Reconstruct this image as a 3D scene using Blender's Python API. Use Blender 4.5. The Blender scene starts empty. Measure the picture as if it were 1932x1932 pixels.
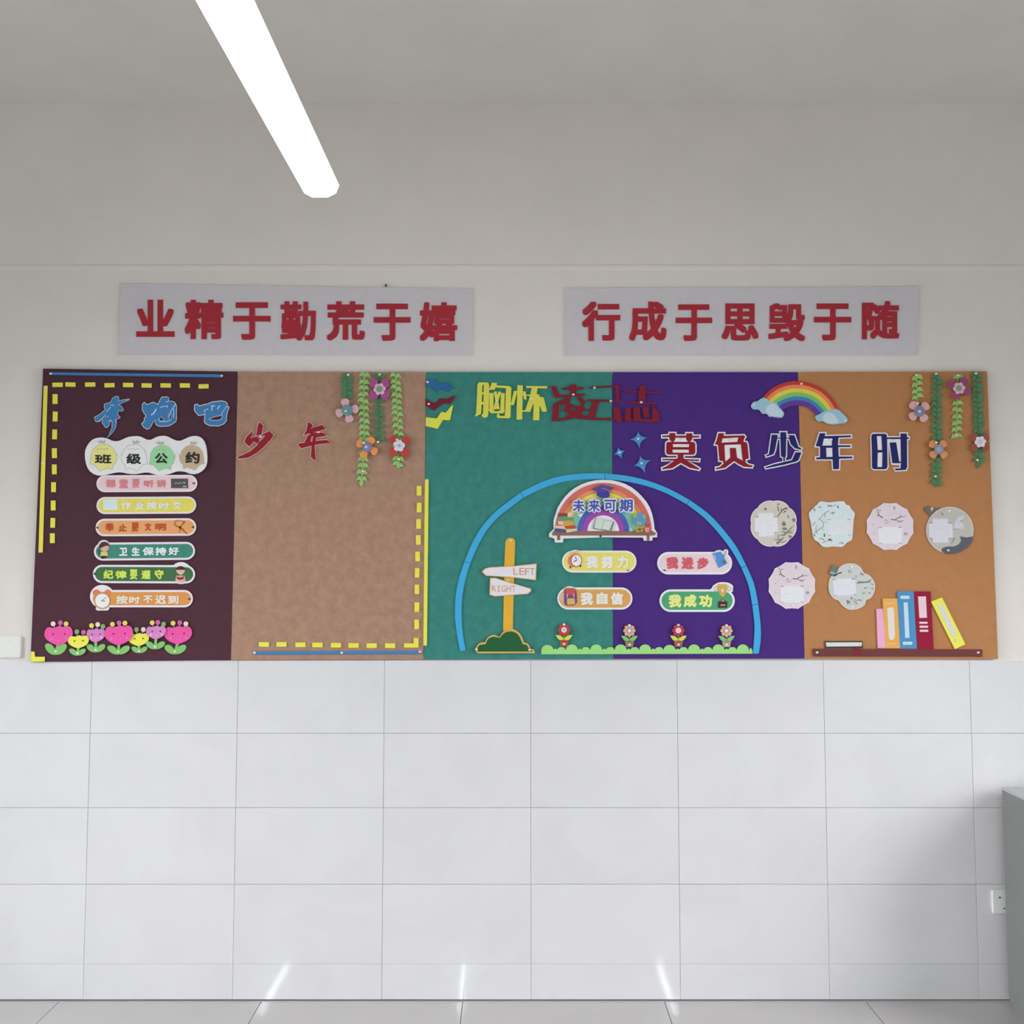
import bpy, bmesh, math, random
from mathutils import Vector
from mathutils.geometry import tessellate_polygon

random.seed(7)
sc = bpy.context.scene
COL = sc.collection

L_WIN, R_WIN = 70.0, 73.0      # daylight through the windows of the left and right walls (W each)
LAMP_E = 5.0
TILT, SPREAD = 28.0, 106.0       # the sky light slants down into the room

# ------------------------------------------------------------------ camera
F_PX, CY_PX, TAN_T = 1900.0, 930.0, 0.068
TH = math.atan(TAN_T)
CAM_D, CAM_H = 4.19, 1.763
cd = bpy.data.cameras.new('camera')
cam = bpy.data.objects.new('camera', cd)
COL.objects.link(cam)
cam.location = (0, -CAM_D, CAM_H)
cam.rotation_euler = (math.pi / 2 + TH, 0, 0)
cd.sensor_width = 36.0
cd.lens = F_PX / 1932 * 36
cd.shift_y = (CY_PX - 966) / 1932
cd.clip_end = 60
sc.camera = cam

# ------------------------------------------------------------------ view, world and daylight
sc.view_settings.view_transform = 'Standard'
sc.view_settings.look = 'None'
sc.view_settings.exposure = 0.0
sc.view_settings.gamma = 1.0
sc.view_settings.use_curve_mapping = False
sc.cycles.max_bounces = 10
sc.cycles.diffuse_bounces = 6
sc.cycles.blur_glossy = 0.0
sc.cycles.sample_clamp_indirect = 0.0

world = bpy.data.worlds.new('overcast_sky')
sc.world = world
world.use_nodes = True
world.node_tree.nodes['Background'].inputs[0].default_value = (0.80, 0.90, 1.0, 1)
world.node_tree.nodes['Background'].inputs[1].default_value = 0.6

ROOM_X, ROOM_Y, ROOM_Z = 4.0, 9.0, 3.72
WIN_Y = [(-3.0, -0.6), (-6.2, -4.2), (-8.6, -6.8)]
WIN_Z = (1.0, 2.5)

def window_light(side, y0, y1, power):
    l = bpy.data.lights.new('window_daylight', 'AREA')
    l.shape = 'RECTANGLE'
    l.size, l.size_y = abs(y1 - y0), WIN_Z[1] - WIN_Z[0]
    l.energy = power
    l.color = (0.95, 0.97, 1.0)
    l.spread = math.radians(SPREAD)
    o = bpy.data.objects.new('window_daylight', l)
    COL.objects.link(o)
    o.location = (side * (ROOM_X + 0.02), (y0 + y1) / 2, sum(WIN_Z) / 2)
    o.rotation_euler = (0, math.radians(90 - TILT) * side, 0)
    return o
for side, pw in ((-1, L_WIN), (1, R_WIN)):
    for y0, y1 in WIN_Y:
        window_light(side, y0, y1, pw)

# ------------------------------------------------------------------ measuring helpers
def P(px, py, d=0.0):
    """picture point on a plane parallel to the back wall, d metres in front of it -> world"""
    u, v = (px - 966) / F_PX, (py - CY_PX) / F_PX
    hor = math.cos(TH) + v * math.sin(TH)
    ver = math.sin(TH) - v * math.cos(TH)
    t = (CAM_D - d) / hor
    return Vector((u * t, -d, CAM_H + ver * t))
PXM = 1 / 463.0

def S(s):
    return [tuple(float(a) for a in p.split(',')) for p in s.split()]
def K(x0, y0, s):
    def f(pts):
        if isinstance(pts, str):
            pts = S(pts)
        return [(x0 + a * s, y0 + b * s) for a, b in pts]
    return f
def box_px(f, b):
    (x0, y0), (x1, y1) = f([(b[0], b[1]), (b[2], b[3])])
    return (x0, y0, x1, y1)

def smooth(pts, n=3, closed=True):
    out, m = [], len(pts)
    rng = range(m) if closed else range(m - 1)
    for i in rng:
        p0, p1 = pts[(i - 1) % m] if (closed or i > 0) else pts[i], pts[i]
        p2 = pts[(i + 1) % m]
        p3 = pts[(i + 2) % m] if (closed or i + 2 < m) else p2
        for k in range(n):
            t = k / n
            out.append(tuple(0.5 * (2 * p1[j] + (p2[j] - p0[j]) * t + (2 * p0[j] - 5 * p1[j] + 4 * p2[j] - p3[j]) * t * t
                             + (3 * p1[j] - p0[j] - 3 * p2[j] + p3[j]) * t ** 3) for j in (0, 1)))
    if not closed:
        out.append(pts[-1])
    return out
def area(pts):
    return sum(pts[i][0] * pts[(i + 1) % len(pts)][1] - pts[(i + 1) % len(pts)][0] * pts[i][1] for i in range(len(pts))) / 2
def grow(pts, w):
    s = 1 if area(pts) > 0 else -1
    out, m = [], len(pts)
    for i in range(m):
        a, b, c = pts[i - 1], pts[i], pts[(i + 1) % m]
        d1 = (b[0] - a[0], b[1] - a[1]); d2 = (c[0] - b[0], c[1] - b[1])
        l1 = math.hypot(*d1) or 1e-6; l2 = math.hypot(*d2) or 1e-6
        n1 = (d1[1] / l1 * s, -d1[0] / l1 * s); n2 = (d2[1] / l2 * s, -d2[0] / l2 * s)
        nx, ny = n1[0] + n2[0], n1[1] + n2[1]
        k = nx * nx + ny * ny
        if k < 0.25:
            nx, ny = n1; f = 1.0
        else:
            f = min(2 / k, 1.6 / math.sqrt(k))
        out.append((b[0] + nx * f * w, b[1] + ny * f * w))
    return out
def circ(cx, cy, rx, ry=None, n=20):
    ry = rx if ry is None else ry
    return [(cx + rx * math.cos(2 * math.pi * i / n), cy + ry * math.sin(2 * math.pi * i / n)) for i in range(n)]
def rect(cx, cy, w, h, a=0):
    c, s = math.cos(a), math.sin(a)
    return [(cx + c * x - s * y, cy + s * x + c * y) for x, y in ((-w/2, -h/2), (w/2, -h/2), (w/2, h/2), (-w/2, h/2))]
def rr(x0, y0, x1, y1, r, n=6, tilt=0.0):
    out = []
    for cx, cy, a0 in ((x1 - r, y0 + r, -90), (x1 - r, y1 - r, 0), (x0 + r, y1 - r, 90), (x0 + r, y0 + r, 180)):
        for k in range(n + 1):
            a = math.radians(a0 + 90 * k / n)
            out.append((cx + r * math.cos(a), cy + r * math.sin(a)))
    if tilt:
        mx = (x0 + x1) / 2
        out = [(x, y + (x - mx) * tilt) for x, y in out]
    return out
def stroke(pts, w, w1=None):
    """ribbon along an open polyline"""
    w1 = w if w1 is None else w1
    L, R, m = [], [], len(pts)
    for i, p in enumerate(pts):
        a, b = pts[max(0, i - 1)], pts[min(m - 1, i + 1)]
        dx, dy = b[0] - a[0], b[1] - a[1]
        l = math.hypot(dx, dy) or 1e-6
        ww = (w + (w1 - w) * i / max(1, m - 1)) / 2
        L.append((p[0] - dy / l * ww, p[1] + dx / l * ww)); R.append((p[0] + dy / l * ww, p[1] - dx / l * ww))
    return L + R[::-1]

# ------------------------------------------------------------------ materials
def lin(c):
    c /= 255.0
    return c / 12.92 if c <= 0.04045 else ((c + 0.055) / 1.055) ** 2.4
E_BOARD = 0.80
_m = {}
def mat(r, g, b, kind='paper', e=None):
    """material whose lit look in the room is about the given sRGB colour"""
    key = (r, g, b, kind)
    if key in _m:
        return _m[key]
    e = E_BOARD if e is None else e
    col = tuple(min(0.9, lin(c) / e) for c in (r, g, b))
    m = bpy.data.materials.new(f'{kind}_{r}_{g}_{b}')
    m.use_nodes = True
    nt = m.node_tree
    bs = nt.nodes['Principled BSDF']
    spec = {'paper': 0.18, 'felt': 0.03, 'felt_plain': 0.03, 'foam': 0.12, 'metal': 0.5, 'plastic': 0.4, 'paint': 0.1}.get(kind, 0.15)
    rough = {'paper': 0.6, 'felt': 1.0, 'felt_plain': 1.0, 'foam': 0.75, 'metal': 0.3, 'plastic': 0.35, 'paint': 0.9}.get(kind, 0.6)
    amp, scale, det = {'felt': (0.13, 26, 7), 'felt_plain': (0.04, 20, 6), 'paint': (0.03, 3, 4), 'metal': (0.04, 60, 2)}.get(kind, (0.025, 30, 3))
    bs.inputs['Roughness'].default_value = rough
    bs.inputs['Specular IOR Level'].default_value = spec
    if kind == 'metal':
        bs.inputs['Metallic'].default_value = 0.6
    tc = nt.nodes.new('ShaderNodeTexCoord')
    no = nt.nodes.new('ShaderNodeTexNoise')
    no.inputs['Scale'].default_value = scale
    no.inputs['Detail'].default_value = det
    no.inputs['Roughness'].default_value = 0.65
    nt.links.new(tc.outputs['Object'], no.inputs['Vector'])
    ra = nt.nodes.new('ShaderNodeValToRGB')
    ra.color_ramp.elements[0].position = 0.3
    ra.color_ramp.elements[1].position = 0.7
    ra.color_ramp.elements[0].color = tuple(c * (1 - amp) for c in col) + (1,)
    ra.color_ramp.elements[1].color = tuple(min(0.95, c * (1 + amp)) for c in col) + (1,)
    nt.links.new(no.outputs['Fac'], ra.inputs['Fac'])
    nt.links.new(ra.outputs['Color'], bs.inputs['Base Color'])
    if kind.startswith('felt'):
        n2 = nt.nodes.new('ShaderNodeTexNoise')
        n2.inputs['Scale'].default_value = 260; n2.inputs['Detail'].default_value = 3
        nt.links.new(tc.outputs['Object'], n2.inputs['Vector'])
        bp = nt.nodes.new('ShaderNodeBump'); bp.inputs['Strength'].default_value = 0.35; bp.inputs['Distance'].default_value = 0.002
        nt.links.new(n2.outputs['Fac'], bp.inputs['Height'])
        nt.links.new(bp.outputs['Normal'], bs.inputs['Normal'])
    _m[key] = m
    return m

# ------------------------------------------------------------------ object helpers
WLOC = {}
def link(o, parent, world):
    COL.objects.link(o)
    if parent is not None:
        o.parent = parent
        o.location = Vector(world) - WLOC[parent.name]
    else:
        o.location = world
    WLOC[o.name] = Vector(world)
    return o
def tag(o, label=None, cat=None, group=None, kind=None):
    for k, v in (('label', label), ('category', cat), ('group', group), ('kind', kind)):
        if v:
            o[k] = v
    return o
def thing(name, label, cat, px, py, d=0.006, group=None, world=None):
    o = bpy.data.objects.new(name, None)
    o.empty_display_size = 0.05
    link(o, None, world if world is not None else P(px, py, d))
    return tag(o, label, cat, group)
def mesh_obj(name, vs, fs, m, parent=None, recalc=True):
    """vs in world coordinates"""
    lo = [min(v[i] for v in vs) for i in range(3)]; hi = [max(v[i] for v in vs) for i in range(3)]
    c = Vector([(a + b) / 2 for a, b in zip(lo, hi)])
    me = bpy.data.meshes.new(name)
    me.from_pydata([tuple(Vector(v) - c) for v in vs], [], fs)
    if recalc:
        bm = bmesh.new(); bm.from_mesh(me)
        bmesh.ops.recalc_face_normals(bm, faces=bm.faces)
        bm.to_mesh(me); bm.free()
    me.materials.append(m)
    return link(bpy.data.objects.new(name, me), parent, c)

def shape(polys, d0, d1, vs, fs):
    """polys: list of polygons; a polygon is a list of loops (outer, hole, ...) of picture points"""
    for j, loops in enumerate(polys):
        if not isinstance(loops[0], list):
            loops = [loops]
        dd = (j % 7) * 0.00004
        fl = [[Vector((x, y, 0)) for x, y in lp] for lp in loops]
        tris = tessellate_polygon(fl)
        flat = [p for lp in loops for p in lp]
        b0, n = len(vs), len(flat)
        vs += [P(x, y, d1 + dd) for x, y in flat] + [P(x, y, d0) for x, y in flat]
        fs += [(b0 + a, b0 + b, b0 + c) for a, b, c in tris]
        fs += [(b0 + n + c, b0 + n + b, b0 + n + a) for a, b, c in tris]
        off = 0
        for lp in loops:
            k = len(lp)
            for i in range(k):
                a, b = b0 + off + i, b0 + off + (i + 1) % k
                fs.append((a, b, b + n, a + n))
            off += k
def poly(name, polys, d0, d1, m, parent=None):
    if not isinstance(polys[0], list):
        polys = [polys]
    vs, fs = [], []
    shape(polys, d0, d1, vs, fs)
    return mesh_obj(name, vs, fs, m, parent)
def boxw(name, lo, hi, m, parent=None, bevel=0.0, seg=1):
    bm = bmesh.new()
    bmesh.ops.create_cube(bm, size=1)
    c = [(a + b) / 2 for a, b in zip(lo, hi)]
    for v in bm.verts:
        v.co = Vector([v.co[i] * (hi[i] - lo[i]) for i in range(3)])
    if bevel:
        bmesh.ops.bevel(bm, geom=list(bm.edges), offset=bevel, segments=seg, affect='EDGES')
    me = bpy.data.meshes.new(name); bm.to_mesh(me); bm.free()
    me.materials.append(m)
    return link(bpy.data.objects.new(name, me), parent, c)
def inst(name, me, parent, world, rot=(0, 0, 0), scale=(1, 1, 1)):
    o = bpy.data.objects.new(name, me)
    o.rotation_euler = rot; o.scale = scale
    return link(o, parent, world)

# ------------------------------------------------------------------ lettering (Blender's built-in font)
_want, _glyph = set(), {}
def make_glyphs():
    tmp = {}
    for c, b in sorted(_want):
        cu = bpy.data.curves.new('g', 'FONT')
        cu.body = c; cu.extrude = 0.5; cu.resolution_u = 3; cu.size = 1.0
        o = bpy.data.objects.new('g', cu); COL.objects.link(o); tmp[(c, b)] = o
    bpy.context.view_layer.update()
    dg = bpy.context.evaluated_depsgraph_get()
    for k, o in tmp.items():
        me = bpy.data.meshes.new_from_object(o.evaluated_get(dg))
        _glyph[k] = ([tuple(v.co) for v in me.vertices], [tuple(p.vertices) for p in me.polygons])
        bpy.data.meshes.remove(me)
    for o in tmp.values():
        cu = o.data; bpy.data.objects.remove(o); bpy.data.curves.remove(cu)
def glyph(ch, b, bold, d0, d1, m, parent, name='character', over=0.0):
    """character fitted to box b; weight is added with overlapping shifted layers; over grows it by px (rims)"""
    vs, fs = _glyph[ch]
    x0 = min(v[0] for v in vs); x1 = max(v[0] for v in vs); y0 = min(v[1] for v in vs); y1 = max(v[1] for v in vs)
    W, Hh = b[2] - b[0], b[3] - b[1]
    q = bold * min(W, Hh)
    sx, sy = (W - 2 * q) / (x1 - x0), (Hh - 2 * q) / (y1 - y0)
    q += over
    if q < 0.05: sh = [(0, 0)]
    elif over or (bold > .03 and name != 'heavy'): sh = [(q * math.cos(math.pi * k / 4) * (.92 if k % 2 else 1), q * math.sin(math.pi * k / 4) * (.92 if k % 2 else 1)) for k in range(8)]
    else: sh = [(i * q, j * q) for i in (-1, 0, 1) for j in (-1, 0, 1)]
    out, ff = [], []
    mx, my = (b[0] + b[2]) / 2, (b[1] + b[3]) / 2
    for j, (ox, oy) in enumerate(sh):
        n0 = len(out)
        for x, y, z in vs:
            out.append(P(mx + (x - (x0 + x1) / 2) * sx + ox, my - (y - (y0 + y1) / 2) * sy + oy, (d1 + j * 0.00002) if z > 0 else d0))
        ff += [tuple(n0 + i for i in f) for f in fs]
    return mesh_obj('character' if name == 'heavy' else name, out, ff, m, parent, recalc=False)

for _c in '业精于勤荒嬉行成思毁随班级公约课堂要听讲作业按时交举止文明卫生保持好纪律遵守不迟到未来可期我努力自信进步功LEFTRIGH':
    _want.add((_c, 0))
make_glyphs()
_glyph = {k[0]: v for k, v in _glyph.items()}

# ------------------------------------------------------------------ the setting
PLASTER = mat(212, 205, 200, 'paint', 0.78)
CEIL = mat(202, 199, 193, 'paint', 0.78)
SIDE = mat(128, 136, 134, 'paint', 0.78)          # unseen side walls, darkened to cut bounced light on the upper back wall
DARK_FRONT = mat(70, 88, 80, 'paint', 0.78)  # unseen front wall, likewise darkened so less light bounces back
def wall_box(name, lo, hi, m=None):
    return tag(boxw(name, lo, hi, m or PLASTER), kind='structure')
DADO = 1.358
# back wall: plaster, slight ridge where the beam begins, tiled dado below
back = wall_box('wall_back', (-ROOM_X, 0.0, 0.0), (ROOM_X, 0.2, ROOM_Z))
beam_vs = [(-ROOM_X, 0.0, 3.018), (ROOM_X, 0.0, 3.018), (ROOM_X, -0.004, 3.012), (-ROOM_X, -0.004, 3.012),
           (ROOM_X, -0.0025, 3.000), (-ROOM_X, -0.0025, 3.000), (ROOM_X, 0.0, 2.992), (-ROOM_X, 0.0, 2.992)]
tag(mesh_obj('trim_1', beam_vs, [(0, 1, 2, 3), (3, 2, 4, 5), (5, 4, 6, 7), (0, 3, 5, 7), (1, 6, 4, 2), (0, 7, 6, 1)], PLASTER), kind='structure')
tag(boxw('ceiling', (-ROOM_X, -ROOM_Y, ROOM_Z), (ROOM_X, 0.2, ROOM_Z + 0.15), CEIL), kind='structure')
wall_box('wall_front', (-ROOM_X, -ROOM_Y - 0.2, 0.0), (ROOM_X, -ROOM_Y, ROOM_Z), DARK_FRONT)
for side, nm in ((-1, 'left'), (1, 'right')):
    x0, x1 = sorted((side * ROOM_X, side * (ROOM_X + 0.2)))
    w = wall_box('wall_' + nm, (x0, -ROOM_Y - 0.2, 0), (x1, 0.2, WIN_Z[0]), SIDE)
    boxw('wall_panel', (x0, -ROOM_Y - 0.2, WIN_Z[1]), (x1, 0.2, ROOM_Z), SIDE, w)
    ys = [0.2] + [v for a, b in WIN_Y for v in (b, a)] + [-ROOM_Y - 0.2]
    for i in range(0, len(ys), 2):
        boxw('wall_panel', (x0, ys[i + 1], WIN_Z[0]), (x1, ys[i], WIN_Z[1]), SIDE, w)
frame_m = mat(215, 217, 218, 'plastic', 0.7)
n = 1
for side in (-1, 1):
    for y0, y1 in WIN_Y:
        x = side * (ROOM_X + 0.01)
        w = thing(f'window_{n}', None, None, 0, 0, world=(x, (y0 + y1) / 2, WIN_Z[0]))
        tag(w, kind='structure'); n += 1
        t = 0.025
        xa, xb = sorted((x - side * 0.02, x + side * 0.005))
        for (a, b, c, d) in ((y0, y1, WIN_Z[0], WIN_Z[0] + 0.05), (y0, y1, WIN_Z[1] - 0.05, WIN_Z[1]),
                             (y0, y0 + 0.05, WIN_Z[0] + .05, WIN_Z[1] - .05), (y1 - 0.05, y1, WIN_Z[0] + .05, WIN_Z[1] - .05),
                             ((y0 + y1) / 2 - t, (y0 + y1) / 2 + t, WIN_Z[0] + .05, WIN_Z[1] - .05)):
            boxw('window_frame', (xa, a, c), (xb, b, d), frame_m, w)

def tile_mat(name, rgb, e, rough, coat, vein, gloss_spec=0.5):
    m = bpy.data.materials.new(name); m.use_nodes = True
    nt = m.node_tree; bs = nt.nodes['Principled BSDF']
    geo = nt.nodes.new('ShaderNodeNewGeometry')
    oi = nt.nodes.new('ShaderNodeObjectInfo')
    n1 = nt.nodes.new('ShaderNodeTexNoise'); n1.inputs['Scale'].default_value = 2.2; n1.inputs['Detail'].default_value = 8
    n1.inputs['Roughness'].default_value = 0.62; n1.inputs['Distortion'].default_value = 0.9
    mp = nt.nodes.new('ShaderNodeVectorMath'); mp.operation = 'ADD'
    sc3 = nt.nodes.new('ShaderNodeVectorMath'); sc3.operation = 'SCALE'; sc3.inputs['Scale'].default_value = 37
    cmb = nt.nodes.new('ShaderNodeCombineXYZ')
    nt.links.new(oi.outputs['Random'], cmb.inputs[0]); nt.links.new(oi.outputs['Random'], cmb.inputs[2])
    nt.links.new(cmb.outputs[0], sc3.inputs[0])
    nt.links.new(geo.outputs['Position'], mp.inputs[0]); nt.links.new(sc3.outputs[0], mp.inputs[1])
    nt.links.new(mp.outputs[0], n1.inputs['Vector'])
    ra = nt.nodes.new('ShaderNodeValToRGB')
    base = [min(.9, lin(c) / e) for c in rgb]
    ra.color_ramp.elements[0].position = 0.33; ra.color_ramp.elements[0].color = tuple(c * (1 - vein) for c in base) + (1,)
    ra.color_ramp.elements[1].position = 0.56; ra.color_ramp.elements[1].color = tuple(base) + (1,)
    nt.links.new(n1.outputs['Fac'], ra.inputs['Fac']); nt.links.new(ra.outputs[0], bs.inputs['Base Color'])
    bs.inputs['Roughness'].default_value = rough
    bs.inputs['Specular IOR Level'].default_value = gloss_spec
    bs.inputs['Coat Weight'].default_value = coat; bs.inputs['Coat Roughness'].default_value = 0.04
    return m
GROUT = mat(176, 177, 178, 'paint')
WTILE = tile_mat('white_marbled_wall_tile', (210, 208, 211), 0.8, 0.3, 1.0, 0.05)
FTILE = tile_mat('beige_polished_floor_tile', (170, 166, 164), 0.92, 0.2, 1.0, 0.05)

def tile_mesh(name, w, h, t, m, bev=0.0009):
    """thin tile lying in the XY plane, chamfered face up"""
    vs = []
    for z, q in ((0, 0), (t - bev, 0), (t, bev)):
        vs += [(-w/2 + q, -h/2 + q, z), (w/2 - q, -h/2 + q, z), (w/2 - q, h/2 - q, z), (-w/2 + q, h/2 - q, z)]
    fs = [(3, 2, 1, 0), (8, 9, 10, 11)]
    for b in (0, 4):
        fs += [(b + i, b + (i + 1) % 4, b + 4 + (i + 1) % 4, b + 4 + i) for i in range(4)]
    me = bpy.data.meshes.new(name); me.from_pydata(vs, [], fs); me.materials.append(m)
    return me
boxw('grout_bed', (-ROOM_X, -0.003, 0.0), (ROOM_X, 0.0, DADO - 0.004), GROUT, back)
boxw('floor_joint', (-ROOM_X, -0.0085, 0.0), (ROOM_X, -0.003, 0.0035), mat(70, 70, 70, 'paint'), back)
rows = [0.0022, 0.1433, 0.4571, 0.7615, 1.0603, DADO]
XJ = [0.077 + 0.6015 * k for k in range(-7, 8)]
XJ = [-ROOM_X] + [x for x in XJ if abs(x) < ROOM_X - 0.05] + [ROOM_X]
cache = {}
for r in range(5):
    z0, z1 = rows[r], rows[r + 1]
    for x0, x1 in zip(XJ, XJ[1:]):
        k = (round(x1 - x0, 4), round(z1 - z0, 4))
        if k not in cache:
            cache[k] = tile_mesh('tile', k[0] - 0.0016, k[1] - 0.0018, 0.009, WTILE)
        inst('tile', cache[k], back, ((x0 + x1) / 2, -0.0005 - random.random() * 0.0003, (z0 + z1) / 2 + 0.001 * (r == 0)),
             (math.pi / 2 + random.uniform(-.0004, .0004), random.uniform(-.0006, .0006), 0))

floor = tag(boxw('floor', (-ROOM_X, -ROOM_Y, -0.12), (ROOM_X, 0.0, -0.008), mat(120, 120, 116, 'paint')), kind='structure')
fme = tile_mesh('floor_tile', 0.808, 0.808, 0.0082, FTILE, 0.0012)
FX = [-0.198 + 0.81 * k for k in range(-5, 6)]
fcache = {}
for x0, x1 in zip([-ROOM_X] + [x for x in FX if abs(x) < ROOM_X - .03], [x for x in FX if abs(x) < ROOM_X - .03] + [ROOM_X]):
    y = -0.009
    while y > -ROOM_Y + 0.02:
        y2 = max(y - 0.81, -ROOM_Y)
        k = (round(x1 - x0, 3), round(y - y2, 3))
        if k not in fcache:
            fcache[k] = tile_mesh('floor_tile', k[0] - 0.002, k[1] - 0.002, 0.0082, FTILE, 0.0012)
        inst('floor_tile', fcache[k], floor, ((x0 + x1) / 2, (y + y2) / 2, -0.0082))
        y = y2

# ------------------------------------------------------------------ ceiling lamps
TUBE = bpy.data.materials.new('glowing_diffuser'); TUBE.use_nodes = True
_nt = TUBE.node_tree; _nt.nodes.clear()
_em = _nt.nodes.new('ShaderNodeEmission'); _em.inputs[0].default_value = (0.94, 0.97, 1.0, 1); _em.inputs[1].default_value = LAMP_E
_ou = _nt.nodes.new('ShaderNodeOutputMaterial'); _nt.links.new(_em.outputs[0], _ou.inputs[0])
TUBE2 = TUBE.copy(); TUBE2.node_tree.nodes['Emission'].inputs[1].default_value = 60.0
LAMPB = mat(225, 226, 228, 'plastic', 0.75)
def lamp(x, y0, length, label, w=0.104, glow=None):
    """pendant batten, its far end at distance y0 from the back wall"""
    z = 2.80
    yc = -(y0 + length / 2)
    t = thing('pendant_lamp', label, 'lamp', 0, 0, world=(x, yc, z), group=None)
    pr = [(-w/2, 0.0), (-w*0.42, -0.022), (-w*0.2, -0.034), (w*0.2, -0.034), (w*0.42, -0.022), (w/2, 0.0)]
    vs = [(x + a, yc + s * length / 2, z + b) for s in (1, -1) for a, b in pr]
    m = len(pr)
    fs = [(i, i + 1, m + i + 1, m + i) for i in range(m - 1)] + [tuple(range(m)), tuple(range(2*m - 1, m - 1, -1)), (0, m, 2*m - 1, m - 1)]
    mesh_obj('diffuser', vs, fs, glow or TUBE, t)
    hv = [(x + a, yc + s * (length / 2 + 0.004), z + b) for s in (1, -1) for a, b in ((-w/2, 0.001), (w/2, 0.001), (w*0.3, 0.045), (-w*0.3, 0.045))]
    mesh_obj('housing', hv, [(0, 1, 2, 3), (7, 6, 5, 4), (0, 4, 5, 1), (1, 5, 6, 2), (2, 6, 7, 3), (3, 7, 4, 0)], LAMPB, t)
    for s in (0.9, length - 0.35):
        bm = bmesh.new()
        bmesh.ops.create_cone(bm, cap_ends=True, segments=8, radius1=0.004, radius2=0.004, depth=ROOM_Z - z - 0.045)
        me = bpy.data.meshes.new('suspension_rod'); bm.to_mesh(me); bm.free(); me.materials.append(LAMPB)
        link(bpy.data.objects.new('suspension_rod', me), t, (x, -(y0 + s), (ROOM_Z + z + 0.045) / 2))
lamp(-0.53, 1.47, 1.5, 'glaring white linear lamp hanging from the ceiling above the left banner')
for lx in (-2.55, 1.66):
    lamp(lx, 1.47, 1.5, 'white linear lamp in the front row, ' + ('toward the left windows' if lx < 0 else 'toward the right windows'))
for lx, w in ((-2.55, 'toward the left windows'), (-0.53, 'in the middle'), (1.66, 'toward the right windows')):
    lamp(lx, 6.35, 1.2, 'white linear lamp in the rear row, ' + w, 0.06, TUBE2)

# ------------------------------------------------------------------ display board: five felt panels
PD = 0.016                                            # front of the felt
FELT = {'maroon': mat(78, 51, 60, 'felt_plain', 0.8), 'tan': mat(160, 127, 108, 'felt', 0.8), 'green': mat(60, 124, 116, 'felt', 0.8),
        'purple': mat(72, 47, 118, 'felt_plain', 0.8), 'brown': mat(172, 121, 81, 'felt_plain', 0.8)}
edges_top = [(81, 695.5), (448.6, 701), (803.7, 702), (1155, 702), (1505.5, 702), (1862.5, 700.5)]
edges_bot = [(57, 1249), (435.5, 1245.5), (799, 1244), (1157, 1243), (1517.6, 1242.5), (1883.3, 1243.5)]
PN = [('maroon', 'dark maroon felt panel at the left end of the display board'),
      ('tan', 'mottled tan felt panel of the board, second from its left end'),
      ('green', 'mottled teal green felt panel in the middle of the board'),
      ('purple', 'deep purple felt panel between the green and the orange-brown ones'),
      ('brown', 'orange-brown felt panel at the right end of the display board')]
for i, (c, lb) in enumerate(PN):
    g = 0.35
    q = [(edges_top[i][0] + g, edges_top[i][1]), (edges_top[i+1][0] - g, edges_top[i+1][1]),
         (edges_bot[i+1][0] - g, edges_bot[i+1][1]), (edges_bot[i][0] + g, edges_bot[i][1])]
    tag(poly('felt_panel', q, 0.0112 if i % 2 else 0.0110, PD + 0.0003 * (i % 2), FELT[c]), lb, 'board', 'felt panels of the display board')

B0 = PD + 0.0006                                      # where pinned things start
WHITE = mat(232, 226, 230); BLACK = mat(40, 38, 42); YEL = mat(222, 214, 84, 'foam'); RED = mat(134, 33, 47, 'foam')
BLUE = mat(66, 122, 176, 'foam'); NAVY = mat(42, 40, 98, 'foam'); LGREEN = mat(140, 186, 108, 'foam'); DGREEN = mat(78, 124, 88, 'foam')
PINM = mat(236, 234, 230, 'metal', 0.75)
def _pin_mesh():
    bm = bmesh.new()
    bmesh.ops.create_uvsphere(bm, u_segments=10, v_segments=6, radius=1)
    for v in bm.verts:
        v.co = Vector((v.co.x * 0.0062, v.co.y * 0.0040, v.co.z * 0.0052))
        if v.co.y > 0: v.co.y = 0
    me = bpy.data.meshes.new('pushpin'); bm.to_mesh(me); bm.free(); me.materials.append(PINM)
    for p in me.polygons: p.use_smooth = True
    return me
PINME = _pin_mesh()
def pin(px, py, d, parent):
    inst('pushpin', PINME, parent, P(px, py, d))
def cutout(name, label, cat, layers, group=None, pins=(), d0=B0):
    """thing made of stacked flat pieces: (part name, polygons, thickness, material)"""
    pts = layers[0][1]
    fl = pts if isinstance(pts[0], tuple) else (pts[0] if isinstance(pts[0][0], tuple) else pts[0][0])
    cx = sum(p[0] for p in fl) / len(fl); cy = sum(p[1] for p in fl) / len(fl)
    t = thing(name, label, cat, cx, cy, d0, group)
    d = d0
    for nm, pl, th, m in layers:
        poly(nm, pl, d, d + th, m, t)
        d += th + 0.00012
    for x, y in pins:
        pin(x, y, d, t)
    return t, d
def single(name, label, cat, pts, m, th=0.004, group=None, pins=(), d0=B0):
    if not pins:
        return tag(poly(name, pts, d0, d0 + th, m), label, cat, group)
    t, d = cutout(name, label, cat, [('strip' if 'strip' in name else 'cutout', pts, th, m)], group, pins, d0)
    return t

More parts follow.
